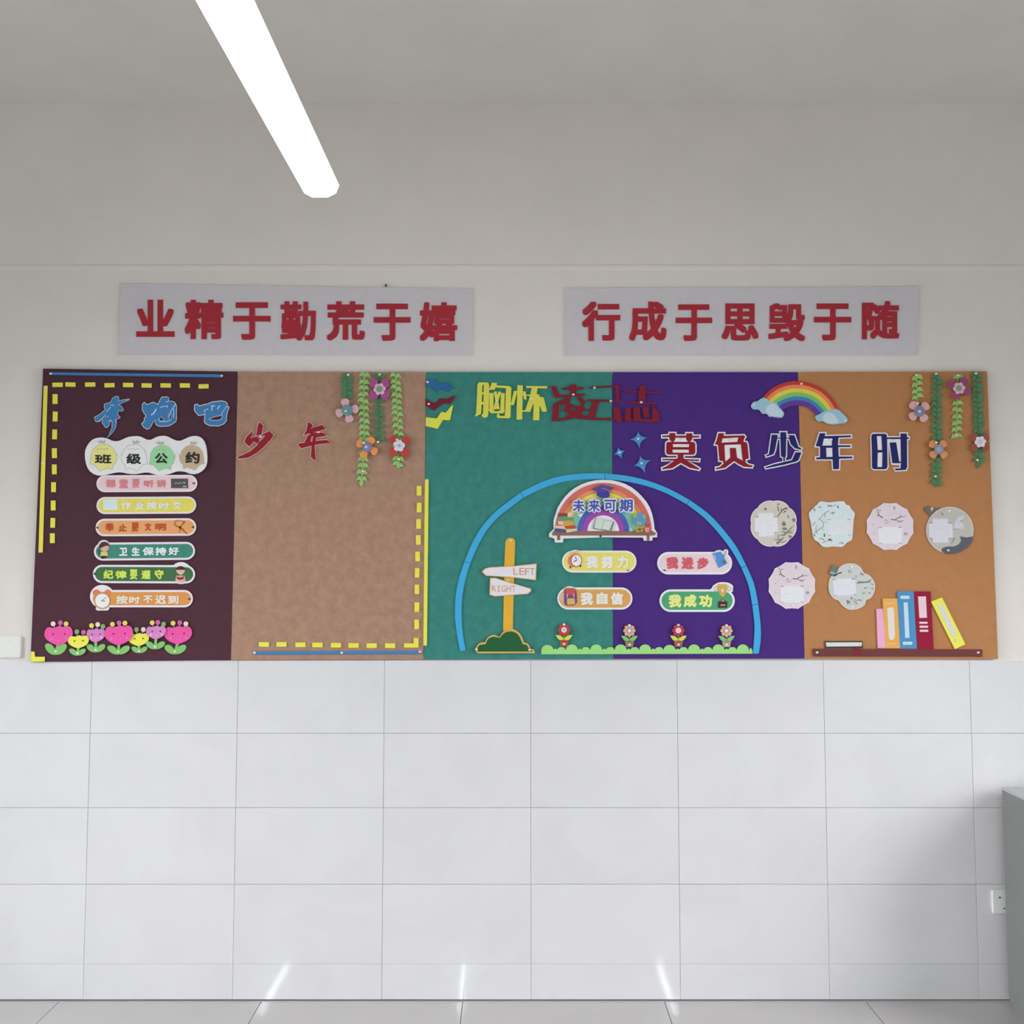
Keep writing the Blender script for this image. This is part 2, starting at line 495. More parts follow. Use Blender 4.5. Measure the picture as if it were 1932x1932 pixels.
# ------------------------------------------------------------------ slogan banners on the plaster
BAN = mat(178, 174, 179, 'paper', 0.64); BRED = mat(146, 40, 50, 'paper', 0.64)
def banner(label, corners, f, chars, boxes):
    t = thing('slogan_banner', label, 'banner', *corners[0], 0.0)
    poly('backing_board', corners, 0.0004, 0.006, BAN, t)
    for c, b in zip(chars, boxes):
        glyph(c, box_px(f, b), 0.034, 0.0061, 0.0085, BRED, t, 'heavy')
f = K(200, 520, .37267)
banner('pale slogan banner with seven red characters above the maroon and tan panels', [(228.5, 535), (892, 544.5), (890.5, 671), (222.5, 669)], f, '业精于勤荒于嬉',
       [(153,122,347,310), (398,122,595,322), (643,135,833,325), (883,130,1063,330), (1117,130,1310,328), (1355,142,1542,330), (1588,135,1778,332)])
f = K(1050, 520, .36232)
banner('pale slogan banner with seven red characters above the purple and orange-brown panels', [(1066.5, 543.5), (1733, 540.5), (1731.5, 670), (1067.5, 670.5)], f, '行成于思毁于随',
       [(133,135,332,340), (378,135,572,340), (620,150,810,340), (860,145,1052,338), (1103,143,1295,342), (1340,145,1535,338), (1590,132,1785,332)])
tag(poly('nail', circ(728, 538.5, 1.6, 2.4, 8), 0.0, 0.012, BLACK), 'tiny dark nail in the wall just above the left banner', 'nail')

# ------------------------------------------------------------------ strips and dashes
f = K(60, 680, .20704)
single('paper_strip', 'long blue strip along the top of the maroon panel', 'strip', f("170,108 1735,128 1735,155 175,132"), BLUE, .004, pins=[(95.5, 705), (418.5, 709)])
single('paper_strip', 'long tilted yellow strip down the left edge of the maroon panel', 'strip', f("108,230 145,230 100,1752 60,1752"), YEL, .004, pins=[(85.5, 731), (80.3, 873), (76.6, 1040)])
f = K(760, 880, .19126)
single('paper_strip', 'long yellow strip standing on the seam of tan and green panels', 'strip', f("218,127 255,127 238,1768 203,1768"), YEL, .004, pins=[(805.4, 909.5), (804, 1051), (801.8, 1213.7)])
single('corner_piece', 'yellow corner piece at the lower right of the tan panel', 'corner piece', f("107,1692 155,1692 155,1788 12,1788 12,1745 107,1745"), YEL)
right_d = [f([p])[0] for p in S("160,240 161,405 156,567 153,725 146,888 141,1050 139,1213 138,1388 136,1558")]
f = K(440, 1190, .20704)
single('paper_strip', 'long blue strip along the bottom of the tan panel', 'strip', f("190,190 1705,183 1705,212 190,217"), BLUE, .004, pins=[(480.5, 1231.5), (645, 1231.5), (792.5, 1229.6)])
bot_d = [f([p])[0] for p in S("280,125 440,125 612,128 768,130 936,132 1097,134 1262,136 1430,136")]
f = K(60, 680, .20704)
top_d = [f([p])[0] for p in S("235,222 352,220 532,220 708,226 878,224 1046,228 1220,228 1395,228 1565,236")]
left_d = [f([p])[0] for p in S("212,352 213,511 208,674 206,845 205,993 198,1155 195,1322 191,1480 187,1620")]
f = K(40, 900, .21739)
single('corner_piece', 'yellow corner piece at the bottom left tip of the board', 'corner piece', f("85,1515 115,1515 120,1560 205,1560 205,1600 80,1605"), YEL)
ORD = ['first', 'second', 'third', 'fourth', 'fifth', 'sixth', 'seventh', 'eighth', 'ninth']
for lst, w, h, where, frm in ((top_d, 19.5, 8.3, 'in the row under the blue top strip', 'from the left'),
                              (left_d, 9.3, 18.6, 'in the column on the maroon panel', 'from the top'),
                              (right_d, 8.9, 18.1, 'in the column down the right of the tan panel', 'from the top'),
                              (bot_d, 19.2, 8.8, 'in the row above the blue bottom strip', 'from the left')):
    for i, (x, y) in enumerate(lst):
        tag(poly('paper_dash', rect(x, y, w + random.uniform(-.4, .4), h, random.uniform(-.03, .03)), B0, B0 + 0.0035, YEL),
            f'yellow dash, {ORD[i]} {frm} {where}', 'paper dash', 'yellow dashes ' + where)

# ------------------------------------------------------------------ brush-written title, left
def letter(name_label, f, faces, face_m, rim, rim_m=WHITE, extra_rim=(), cuts=(), pins=(), th=(0.0045, 0.001), group=None, name='title_character', d0=B0, holes=False):
    polys = [[f(lp) for lp in (pg if isinstance(pg, list) and isinstance(pg[0], (str, list)) and not isinstance(pg[0], tuple) else [pg])] for pg in faces]
    rims = [[grow(pg[0], rim)] + ([grow(h, -rim * .7) for h in pg[1:]] if holes else []) for pg in polys] + [[f(e)] for e in extra_rim]
    c = polys[0][0]
    t = thing(name, name_label, 'letter', sum(p[0] for p in c) / len(c), sum(p[1] for p in c) / len(c), d0, group)
    poly('white_rim', rims, d0, d0 + th[0], rim_m, t)
    d = d0 + th[0] + 0.0003
    poly('colour_face', polys, d, d + th[1], face_m, t)
    d += th[1] + 0.0003
    if cuts:
        poly('carved_line', [[stroke(f(c), w)] for c, w in cuts], d, d + 0.0003, mat(186, 204, 226), t)
    for x, y in pins:
        pin(*f([(x, y)])[0], d, t)
    return t
TG = 'title characters of the display board'
fA, fB, fC, fD = K(170, 735, .07246), K(320, 740, .06729), K(255, 735, .04658), K(440, 785, .10352)
letter('blue brush-style character on the maroon panel, first of three, with a long tail', fA,
       [["1020,262 790,362 740,400 810,432 865,530 830,555 720,535 728,605 700,660 765,700 775,735 665,775 680,850 665,960 605,1085 510,1185 440,1245 525,1115 570,1010 580,820 500,825 508,880 480,950 430,988 385,965 355,905 318,875 325,785 345,740 310,750 262,815 195,838 148,825 118,722 265,645 405,515 372,465 376,385 545,330 580,235 662,182 732,185 745,250 735,306 860,272 1005,252",
         "340,750 375,695 410,725 390,755"]], BLUE, 0.9,
       cuts=[("540,450 420,590", 1.4), ("525,400 615,405 610,440", 1.3), ("400,650 310,760 210,835", 1.0), ("480,810 560,795", 1.0), ("660,780 680,900 640,1040", 0.9), ("730,400 860,335 1000,262", 0.8), ("415,695 490,700", 0.8)], group=TG, holes=True)
letter('blue brush-style character on the maroon panel, middle one of three', fC,
       [["370,530 470,625 580,585 700,530 790,540 920,625 1010,440 1090,318 1290,305 1350,345 1330,470 1480,482 1590,525 1640,600 1675,705 1660,1000 1668,1180 1635,1295 1480,1400 1345,1462 1000,1480 880,1430 835,1375 840,1210 740,1290 690,1345 655,1440 570,1570 480,1590 350,1515 275,1390 385,1270 380,1160 470,1080 365,940 295,800 310,600 330,560",
         "1065,1075 1195,1262 995,1275 970,1185", "1478,930 1490,1050 1450,1200 1375,1220 1370,1130"]], BLUE, 1.2,
       cuts=[("1010,745 1080,700 1330,655", 1.5), ("1290,750 1310,680", 1.2), ("860,780 800,880 740,980 640,1030", 2.6), ("1630,600 1460,850 1340,1120", 1.6), ("930,1180 990,1300 1290,1295 1440,1240", 1.3), ("1230,520 1360,470", 1.2), ("1560,760 1560,1150", 1.4)], group=TG, holes=True)
letter('blue brush-style character on the maroon panel, last of three, beside the tan panel', fB,
       [["715,360 775,345 835,395 980,350 1050,345 1200,282 1450,252 1555,275 1608,325 1590,420 1650,410 1655,440 1615,540 1585,700 1585,790 1515,878 1375,935 1125,925 1015,870 985,825 1000,610 920,625 815,640 765,585 710,515 702,440",
         "1095,745 1300,668 1440,650 1485,610 1480,700 1445,765 1350,792 1200,792 1115,768"]], BLUE, 1.4,
       cuts=[("1150,400 1205,372 1275,395", 1.6), ("1198,395 1178,520", 1.8), ("1410,370 1340,475", 2.2), ("1080,465 965,515 995,590", 1.6), ("1600,390 1500,540 1440,620", 1.1)], group=TG, holes=True)
PRED = mat(140, 34, 48, 'foam'); PRIM = mat(228, 196, 188)
letter('red brush-style character on the tan panel, first of two, with a long sweeping tail', fD,
       ["472,108 548,170 518,330 415,362 445,182", "335,288 368,305 312,402 432,370 482,430 440,508 380,462 288,558 202,468 238,380",
        "500,350 620,290 655,268 735,345 688,425 556,566 418,680 270,758 120,778 65,752 150,716 300,646 430,540 480,455 590,352 500,360"], PRED, 1.1, PRIM,
       cuts=[("480,375 575,362 490,455", 0.8)], pins=[(500, 375)], group=TG)
letter('red brush-style character on the tan panel, second of two, with crossing bars', fD,
       ["1362,114 1384,110 1452,168 1415,226 1618,158 1694,236 1530,283 1480,288 1290,346 1282,346 1332,270", "1400,300 1640,302 1706,358 1510,392 1400,352",
        "1368,340 1436,330 1408,470 1298,484", "1460,296 1528,300 1500,480 1486,556 1504,822 1470,800 1412,742 1426,550 1440,470",
        "1174,518 1204,498 1500,452 1700,432 1786,488 1500,522 1240,588"], PRED, 1.1, PRIM, pins=[(1550, 293)], group=TG)

# ------------------------------------------------------------------ one-piece title words, top middle
fF, fG, fH = K(890, 715, .08282), K(1030, 715, .07764), K(1130, 715, .06729)
F = lambda *l: [fF(x) for x in l]; G = lambda *l: [fG(x) for x in l]; H = lambda *l: [fH(x) for x in l]
TY = mat(206, 204, 84, 'foam'); TR = mat(122, 34, 46, 'foam')
single('title_word', 'yellow cut-out word of two joined characters on the green panel', 'letter', [
    F("160,75 360,80 400,120 390,700 370,850 330,880 260,880 220,830 255,790 265,585 228,582 215,780 200,805 80,860 70,840 100,780 110,620 130,130", "245,135 275,135 270,300 240,300", "240,350 270,350 265,520 230,520"),
    F("460,85 580,90 570,145 860,160 905,200 890,620 885,860 860,895 600,890 565,850 590,790 630,790 630,840 750,845 760,740 780,210 550,195 520,245 400,250 400,225"),
    F("400,318 500,318 495,700 405,700"), F("665,318 755,322 740,740 650,700"), F("380,690 760,700 720,785 430,780", "500,712 530,695 610,693 642,708 620,733 520,735"),
    [stroke(fF("535,285 605,690"), 5.6)], [stroke(fF("640,290 520,690"), 5.6)], F("385,345 415,345 415,370 385,370"),
    F("960,270 1040,270 1010,400 960,600 890,590 920,440"), F("1040,140 1165,145 1160,400 1150,920 1020,930 1030,500"), F("1165,280 1230,285 1250,470 1195,470 1165,350"),
    F("1240,160 1725,165 1715,215 1240,205"), F("1365,205 1500,210 1480,345 1540,355 1540,400 1400,570 1335,750 1150,745 1150,715 1220,710 1310,450 1320,390 1240,380 1245,355 1335,355"),
    F("1400,400 1540,400 1550,600 1540,940 1395,940 1410,600"), F("1530,400 1640,420 1715,745 1600,745 1540,570")], TY, .005, TG, pins=[fF([(575, 485)])[0], fF([(1345, 440)])[0]])
single('title_word', 'dark red cut-out word of three joined characters across green and purple panels', 'letter', [
    G("110,175 245,175 330,380 350,455 220,460"), G("395,225 440,207 900,200 935,240 870,260 400,265"), G("580,135 740,135 740,400 600,400"), G("300,388 960,355 950,405 330,455"),
    G("520,440 600,450 570,580 460,625 330,620 300,1000 145,1035 180,620 240,570 440,490"), G("740,470 830,420 970,570 920,620 870,610"),
    G("480,615 650,600 640,652 870,640 900,600 960,740 860,840 1000,930 1040,985 800,975 700,940 560,990 300,1030 300,985 480,930 560,850 500,800 400,795", "590,712 700,705 790,712 740,745 690,770 620,745"),
    G("940,735 1065,745 1065,765 940,765"), G("1040,215 1100,185 1600,157 1820,150 1820,190 1600,205 1060,230"), G("1010,520 1040,490 1600,508 1860,500 1850,545 1600,560 1020,545"),
    G("1130,545 1290,560 1190,945 1000,985 1010,930"), G("1000,940 1670,952 1680,1008 1000,995"), G("1635,670 1780,670 1850,1050 1720,1050 1660,950"), G("1690,190 1780,190 1780,500 1690,500"),
    H("1140,190 1310,190 1290,650 1100,650"), H("700,320 1700,370 1700,420 720,370"), H("790,640 1600,660 1590,710 790,690"), H("740,840 780,820 900,820 900,1190 730,1190"),
    H("960,800 1150,800 1160,1080 1220,1130 1500,1130 1490,850 1560,820 1650,880 1690,970 1690,1220 1000,1190 960,1130"), H("1210,790 1400,790 1400,1080 1250,1080"),
    H("640,1060 745,1060 745,1100 640,1100"), H("1510,700 1560,700 1560,830 1510,830"), H("890,1120 970,1120 970,1160 890,1160")], TR, .005, TG,
    pins=[fG([(665, 378)])[0], fG([(1180, 212)])[0], fG([(1578, 535)])[0], fH([(1185, 652)])[0]])

# ------------------------------------------------------------------ block title, right
I = [K(x, 805, .05176) for x in (1240, 1335, 1430, 1525, 1635)]
BR = 2.5
letter('blocky red character on the purple panel, first of the lower title', I[0], [
    ["185,330 440,312 450,230 660,235 665,330 1060,325 1060,240 1275,240 1280,335 1540,330 1540,390 1275,400 1270,480 1200,540 1120,540 1065,480 1050,400 660,400 650,480 600,540 520,540 450,480 440,380 190,385"],
    ["400,555 1300,555 1360,580 1390,650 1390,930 1360,1000 1300,1025 400,1020 345,990 325,930 330,620 350,575", "570,635 1165,640 1160,745 570,745", "560,835 1155,840 1150,950 560,945"],
    ["520,520 600,520 600,570 520,570"], ["1120,520 1200,520 1200,570 1120,570"],
    ["750,1010 960,1010 960,1150 1010,1180 1530,1200 1520,1260 1090,1240 1400,1440 1540,1530 1520,1570 1180,1500 860,1320 560,1510 190,1560 180,1510 330,1450 620,1240 190,1225 190,1175 700,1170 750,1130"]],
    RED, BR, extra_rim=["600,390 1120,390 1120,560 600,560"], pins=[(870, 440)], group=TG)
letter('blocky red character on the purple panel, second of the lower title, with slanted top', I[1], [
    ["400,240 600,240 585,335 1100,322 1330,315 1370,370 1315,480 1310,555 1420,565 1455,650 1480,900 1505,1160 1385,1190 1380,1290 1480,1380 1640,1420 1620,1480 1320,1460 1130,1360 975,1250 840,1350 640,1500 310,1560 310,1500 450,1470 600,1330 560,1290 560,1250 430,1240 410,1000 385,700 380,660 270,650 330,500",
     "545,430 1125,390 1085,555 505,585", "620,665 1215,645 1275,1200 1310,1250 1075,1130 1030,775 810,780 830,1130 645,1280 615,700"]], RED, BR, pins=[(840, 480)], group=TG)
letter('navy blue character straddling the purple and orange-brown panels', I[2], [
    "505,290 720,295 700,450 620,870 560,1010 310,1090 290,1050 400,1000 460,600", "815,200 1035,200 1020,1090 980,1120 980,1260 930,1270 930,1120 840,1080",
    "690,400 1160,405 1150,440 700,435", "1100,310 1330,310 1480,740 1590,790 1560,840 1350,790 1200,640 1130,430", "1370,930 1590,940 1480,1220 1400,1270 900,1400 290,1520 270,1480 600,1370 1240,1220"],
    NAVY, 2.2, pins=[(1085, 370)], group=TG)
letter('navy blue character with three bars to the right, on the orange-brown panel', I[3], [
    ["420,240 620,240 600,345 1550,320 1560,380 1100,400 1080,680 1540,680 1540,740 1095,745 1110,1090 1610,1090 1610,1150 1125,1170 1120,1550 910,1550 890,1190 290,1190 280,1130 430,1110 430,730 270,710",
     "570,430 870,430 860,690 510,690", "650,770 880,770 885,1100 660,1105"]], NAVY, 2.4, pins=[(830, 465)], group=TG)
letter('navy blue character made of a tall box and a hook, last of the lower title', I[4], [
    ["240,260 680,260 735,300 750,500 765,1460 710,1550 260,1550 200,1500 195,900 175,350 195,290", "375,345 540,340 570,850 405,850", "405,945 580,940 570,1470 395,1470"],
    ["740,390 1530,385 1530,450 740,452"], ["1235,250 1470,250 1480,1480 1430,1575 1060,1595 1020,1530 1240,1520 1255,1300"], ["840,580 1080,570 1190,1270 1255,1270 1255,1310 1190,1335 940,1330"]],
    NAVY, 2.3, extra_rim=["760,430 1240,430 1250,1400 1200,1410 900,1390"], pins=[(1000, 495)], group=TG)

# ------------------------------------------------------------------ zigzags, stars, rainbow
fZ = K(795, 700, .06211)
single('paper_zigzag', 'small blue zigzag at the left edge of the green panel', 'zigzag', fZ("150,290 230,250 350,245 440,235 470,360 810,365 820,460 990,490 780,625 620,520 400,610 350,480 150,495"), mat(48, 98, 150, 'foam'), pins=[fZ([(190, 335)])[0]], group='paper zigzags')
single('paper_zigzag', 'small maroon zigzag between the blue and the yellow one', 'zigzag', fZ("125,840 360,975 440,960 570,820 700,835 800,845 900,790 1015,730 1000,830 880,1005 800,1000 680,970 500,1100 370,1200 250,1120 130,1060"), mat(112, 34, 48, 'foam'), pins=[fZ([(225, 1000)])[0]], group='paper zigzags')
single('paper_zigzag', 'small yellow zigzag below the maroon one on the green panel', 'zigzag', fZ("130,1405 470,1440 590,1260 620,1240 740,1265 940,1030 965,1060 920,1250 880,1480 840,1500 660,1485 500,1755 130,1670"), mat(214, 210, 78, 'foam'), pins=[fZ([(215, 1540)])[0]], group='paper zigzags')
fS = K(1150, 805, .04658)
def star(label, tips, c):
    pts = []
    for i in range(4):
        a, b = tips[i], tips[(i + 1) % 4]
        q = (c[0] + (a[0] + b[0] - 2 * c[0]) * 0.12, c[1] + (a[1] + b[1] - 2 * c[1]) * 0.12)
        for k in range(5):
            t = k / 5
            pts.append(tuple((1-t)**2 * a[j] + 2*t*(1-t) * q[j] + t*t * b[j] for j in (0, 1)))
    single('paper_star', label, 'star', fS(pts), mat(76, 136, 190, 'foam'), .004, 'four-pointed stars', [fS([c])[0]])
star('blue four-pointed star, the uppermost of three on the purple panel', S("1165,180 1535,440 1215,890 820,525"), (1160, 490))
star('smallest blue four-pointed star, right beside the green panel', S("330,820 645,970 500,1335 155,1130"), (400, 1040))
star('blue four-pointed star just above the blue arch', S("1225,1160 1685,1345 1440,1905 965,1600"), (1300, 1480))

fR = K(1410, 710, .10352)
O_ = smooth(S("250,430 330,325 450,220 590,145 750,97 900,88 1050,100 1200,145 1350,215 1480,320 1580,440 1680,620"), 3, False)
N_ = smooth(S("600,650 660,600 720,570 790,548 860,535 930,532 1010,540 1080,560 1140,595 1190,640 1240,690 1310,740"), 3, False)
fr = [0, .15, .30, .46, .63, .785, 1]
bc = [(182, 60, 50), (222, 128, 86), (212, 198, 72), (126, 182, 104), (60, 124, 178), (96, 58, 142)]
t = thing('paper_rainbow', 'arched paper rainbow with a pale blue cloud at each foot', 'rainbow', *fR([(930, 88)])[0], B0)
for j in range(6):
    mixp = lambda q: [(a[0] + (b[0] - a[0]) * q, a[1] + (b[1] - a[1]) * q) for a, b in zip(O_, N_)]
    poly('colour_band', fR(mixp(fr[j]) + mixp(fr[j + 1])[::-1]), B0, B0 + 0.004, mat(*bc[j]), t)
CLD = mat(150, 186, 202); CLH = mat(188, 204, 216)
def cloud(a, b):
    ca = poly('cloud', fR(smooth(S(a), 3)), B0 + .0042, B0 + .0065, CLD, t)
    poly('cloud_highlight', fR(smooth(S(b), 3)), B0 + .0066, B0 + .0069, CLH, ca)
cloud("70,520 110,470 190,450 260,400 340,400 420,465 520,475 580,560 660,650 665,710 620,755 520,750 440,735 400,740 350,685 270,680 210,610 120,605 75,570",
      "400,520 480,500 560,580 640,660 640,700 600,730 520,725 420,715 360,660 330,610")
cloud("1240,730 1330,680 1400,640 1540,605 1640,600 1740,680 1800,740 1830,790 1790,850 1680,865 1560,880 1440,860 1380,820 1290,820 1250,780",
      "1400,690 1500,660 1580,700 1640,770 1660,840 1560,860 1440,840 1380,790")
for x, y in ((985, 135), (120, 520), (1790, 800)):
    pin(*fR([(x, y)])[0], B0 + .007, t)

# ------------------------------------------------------------------ vines and pinned flowers
def leaf_mesh(name, m, side):
    prof = [(0, -2.6), (2.6, -5.4), (6.0, -5.2), (8.9, -1.8), (10.9, 4.0), (8.2, 3.2), (5.2, 2.4), (2.6, 2.9), (0, 3.8)]
    s = PXM
    vs = []
    for (x, y), lift in zip(prof, (0, .2, .5, .8, 1, .8, .5, .2, 0)):
        vs.append((side * x * s, -0.0015 - 0.0035 * lift, -y * s))
    n = len(vs)
    vs += [(v[0], v[1] + 0.0016, v[2]) for v in vs]
    fs = [tuple(range(n)) if side < 0 else tuple(range(n))[::-1], tuple(range(2*n - 1, n - 1, -1)) if side < 0 else tuple(range(n, 2*n))]
    fs += [(i, (i + 1) % n, n + (i + 1) % n, n + i) for i in range(n)]
    me = bpy.data.meshes.new(name); me.from_pydata(vs, [], fs)
    bm = bmesh.new(); bm.from_mesh(me); bmesh.ops.recalc_face_normals(bm, faces=bm.faces); bm.to_mesh(me); bm.free()
    me.materials.append(m)
    return me
LM = {'l': (leaf_mesh('leaf', LGREEN, -1), leaf_mesh('leaf', LGREEN, 1), LGREEN), 'd': (leaf_mesh('leaf', DGREEN, -1), leaf_mesh('leaf', DGREEN, 1), DGREEN)}
def vine(label, cx, y1, kind, step=12.2, tip=True, pins=(), alt=0.0, skip=None, top=2):
    """cx: centreline points (x, y)"""
    ys = cx[0][1]
    t = thing('leaf_garland', label, 'garland', cx[0][0], ys, B0, 'felt leaf garlands')
    def X(y):
        for (xa, ya), (xb, yb) in zip(cx, cx[1:]):
            if y <= yb: break
        return xa + (xb - xa) * max(0, min(1, (y - ya) / (yb - ya)))
    L, R, m = LM[kind]
    n = max(3, int((y1 - ys) / 12))
    cl = [(X(ys + (y1 - ys - 6) * i / n), ys + (y1 - ys - 6) * i / n) for i in range(n + 1)]
    poly('stem', stroke(cl, 2.6), B0, B0 + .003, m, t)
    y = ys + top
    sc_ = 1.0 if kind == 'l' else 1.05
    while y < y1 - 9:
        if not (skip and skip[0] < y < skip[1]):
            for me, s in ((L, -1), (R, 1)):
                yy = y + (alt if s > 0 else 0) + random.uniform(-1, 1)
                inst('leaf', me, t, P(X(yy) + s * 0.6, yy + 1.5, B0 + .003), (random.uniform(-.1, .1), random.uniform(-.2, .2) + s * 0.05, random.uniform(-.12, .12)), (sc_ * random.uniform(.92, 1.05),) * 3)
        y += step
    if tip:
        x = X(y1 - 6)
        poly('tip_leaf', smooth([(x, y1 - 15), (x + 3.6, y1 - 9), (x + 2.6, y1 - 3.5), (x, y1), (x - 3.4, y1 - 4), (x - 3.4, y1 - 9.5)], 2), B0 + .001, B0 + .004, m, t)
    for p in pins:
        pin(*p, B0 + .007, t)
fV1, fV2, fV3, fV4, fV5, fV6 = K(630, 695, .06468), K(720, 695, .05435), K(660, 800, .06729), K(1700, 695, .05435), K(1740, 800, .06729), K(1780, 695, .05435)
vine('short dark green leaf garland on the tan panel, ending in a pink flower', [(654.5, 704), (655.5, 760)], 760, 'd', 7.5, False, [fV1([(415, 187)])[0]], top=4, alt=2)
vine('longest light green leaf garland on the tan panel, with an orange flower', [(688, 704), (685.5, 745), (687.5, 800), (687, 830), (685, 870), (681.5, 918)], 918.5, 'l', 12.2, pins=[(685, 888.5)], alt=1.5)
vine('dark green leaf garland on the tan panel, behind the magenta flower', [(717, 706), (714, 760), (715.5, 800), (716, 833)], 835, 'd', 11.8, False, [fV1([(1335, 178)])[0], fV3([(790, 500)])[0]], alt=1)
vine('light green leaf garland on the tan panel, ending below a red flower', [(746, 704), (747.5, 730), (750, 780), (752, 815), (751.5, 884)], 884.5, 'l', 12.0, pins=[fV3([(1370, 987)])[0]], alt=3)
vine('short light green leaf garland on the orange-brown panel, above a pale pink flower', [(1729.3, 708), (1730.5, 762)], 764, 'l', 12.0, False, [fV4([(535, 232)])[0]], alt=-3, top=5)
vine('longest dark green leaf garland on the orange-brown panel, with an orange flower', [(1767, 706), (1767, 820), (1766, 918)], 919, 'd', 10.5, pins=[fV4([(1218, 188)])[0], fV5([(372, 1467)])[0]], alt=2)
vine('light green leaf garland on the orange-brown panel, with a magenta flower', [(1807, 708), (1805.3, 770), (1804, 836)], 832, 'l', 12.4, False, [fV6([(505, 245)])[0], fV5([(955, 305)])[0]], skip=(712, 748))
vine('dark green leaf garland at the right edge of the board, with a faded red flower', [(1843, 703), (1844, 760), (1846.5, 830), (1845.5, 884)], 884, 'd', 9.5, pins=[fV6([(1130, 172)])[0], fV5([(1550, 1010)])[0]], alt=2)

def flower(label, f, c, petals, pr, pcol, inner, disc, pins=(), cat='flower'):
    cx, cy = c
    t = thing('pinned_flower', label, cat, *f([c])[0], B0 + .009, 'flowers pinned on the garlands')
    d = B0 + .0095
    pm = mat(*pcol, 'foam')
    for px, py in petals:
        a = math.atan2(py - cy, px - cx); dist = math.hypot(px - cx, py - cy)
        pts = []
        for (u, v) in ((-.92, .26), (-.5, .5), (0.0, .92), (.55, .98), (.95, .62), (1.1, .05), (.98, -.55), (.6, -.95), (0, -.92), (-.5, -.5), (-.92, -.26)):
            uu = dist + u * (pr if u > 0 else dist); vv = v * pr
            pts.append((cx + math.cos(a) * uu - math.sin(a) * vv, cy + math.sin(a) * uu + math.cos(a) * vv))
        poly('petal', f(smooth(pts, 2)), d, d + .0035, pm, t)
    ip, ir, icol = inner
    if ip:
        pts = [(cx + ir * (.72 + .28 * abs(math.cos(ip * th / 2 + .4)) ** .6) * math.cos(th), cy + ir * (.72 + .28 * abs(math.cos(ip * th / 2 + .4)) ** .6) * math.sin(th)) for th in [2 * math.pi * k / 48 for k in range(48)]]
    else:
        pts = circ(cx, cy, ir, n=20)
    poly('inner_petals', f(pts), d + .004, d + .0065, mat(*icol, 'foam'), t)
    if disc:
        poly('flower_centre', f(circ(cx, cy, disc[0], n=18)), d + .0067, d + .0085, mat(*disc[1], 'foam'), t)
    for x, y in pins:
        pin(*f([(x, y)])[0], d + .0085, t)
flower('pale pink flower with a teal middle on the tan panel', fV1, (385, 1220), S("335,1020 585,1190 440,1440 185,1290"), 125, (205, 162, 172), (0, 165, (96, 146, 148)), (80, (128, 128, 152)), [(345, 1240)])
flower('magenta flower with a pink and green middle on the tan panel', fV1, (1330, 605), S("1190,460 1475,465 1190,750 1475,765"), 135, (162, 78, 136), (6, 180, (224, 172, 190)), (92, (112, 152, 130)))
flower('orange flower with a purple middle on the tan panel', fV3, (480, 640), S("300,560 585,480 660,745 400,840"), 112, (220, 144, 78), (0, 148, (142, 112, 166)), (98, (122, 136, 152)), [(460, 640), (395, 522)])
flower('red flower with a lilac middle on the tan panel', fV3, (1380, 610), S("1245,460 1545,490 1245,765 1530,790"), 125, (184, 66, 64), (5, 170, (204, 204, 226)), (45, (150, 165, 190)), [(1350, 640), (1325, 440)])
flower('pale pink flower with a grey-blue middle on the orange-brown panel', fV4, (640, 1490), S("455,1305 815,1340 440,1640 770,1690"), 155, (208, 162, 166), (0, 190, (122, 126, 146)), (60, (170, 175, 200)), [(650, 1490), (570, 1215)])
flower('magenta flower with a pink and green middle on the orange-brown panel', fV6, (545, 690), S("300,570 690,470 800,780 430,900"), 150, (146, 74, 112), (6, 215, (218, 170, 184)), (105, (118, 148, 128)))
flower('orange flower with a grey-violet middle on the orange-brown panel', fV5, (470, 710), S("310,580 570,580 325,840 590,840"), 112, (208, 138, 94), (0, 138, (142, 136, 160)), (80, (150, 158, 180)), [(395, 520)])
flower('faded red flower with a whitish middle at the right edge of the board', fV5, (1630, 500), S("1475,395 1760,385 1475,640 1770,640"), 105, (152, 82, 68), (6, 165, (222, 206, 216)), (60, (180, 188, 200)))

# ------------------------------------------------------------------ class rules: cloud sign and six pill plaques
def prints(t, f, d, items):
    """flat coloured print on a plaque: (name, points or list, rgb)"""
    for nm, pts, c in items:
        for one in (pts if isinstance(pts[0], list) else [pts]):
            poly(nm, f(one), d, d + .0004, mat(*c), t)
        d += .00045
    return d
def words(t, f, d, chars, boxes, col, bold, name='character', rim=None):
    m = mat(*col)
    for c, b in zip(chars, boxes):
        bb = box_px(f, b)
        if rim:
            glyph(c, bb, bold, d, d + .0003, mat(*rim[2]), t, 'character_rim', over=rim[1])
        glyph(c, bb, bold, d + .00035, d + .0008, m, t, name)
def pill(label, f, b, inset, face, tilt=0.0, bumps=(), face_bumps=(), name='pill_plaque', th=.004, d0=B0, group=None, rimc=(230, 214, 220), pts=None):
    x0, y0, x1, y1 = b
    r = (y1 - y0) / 2
    base = [f(pts if pts else rr(x0, y0, x1, y1, r, 8, tilt))]
    c = base[0]
    t = thing(name, label, 'sign', sum(p[0] for p in c) / len(c), sum(p[1] for p in c) / len(c), d0, group)
    poly('backing', [base] + [[f(q)] for q in bumps], d0, d0 + th, mat(*rimc), t)
    d = d0 + th + .0004
    i = inset
    poly('face', [[f(rr(x0 + i, y0 + i, x1 - i, y1 - i, r - i, 8, tilt))]] + [[f(q)] for q in face_bumps], d, d + .0004, mat(*face), t)
    return t, d + .0009

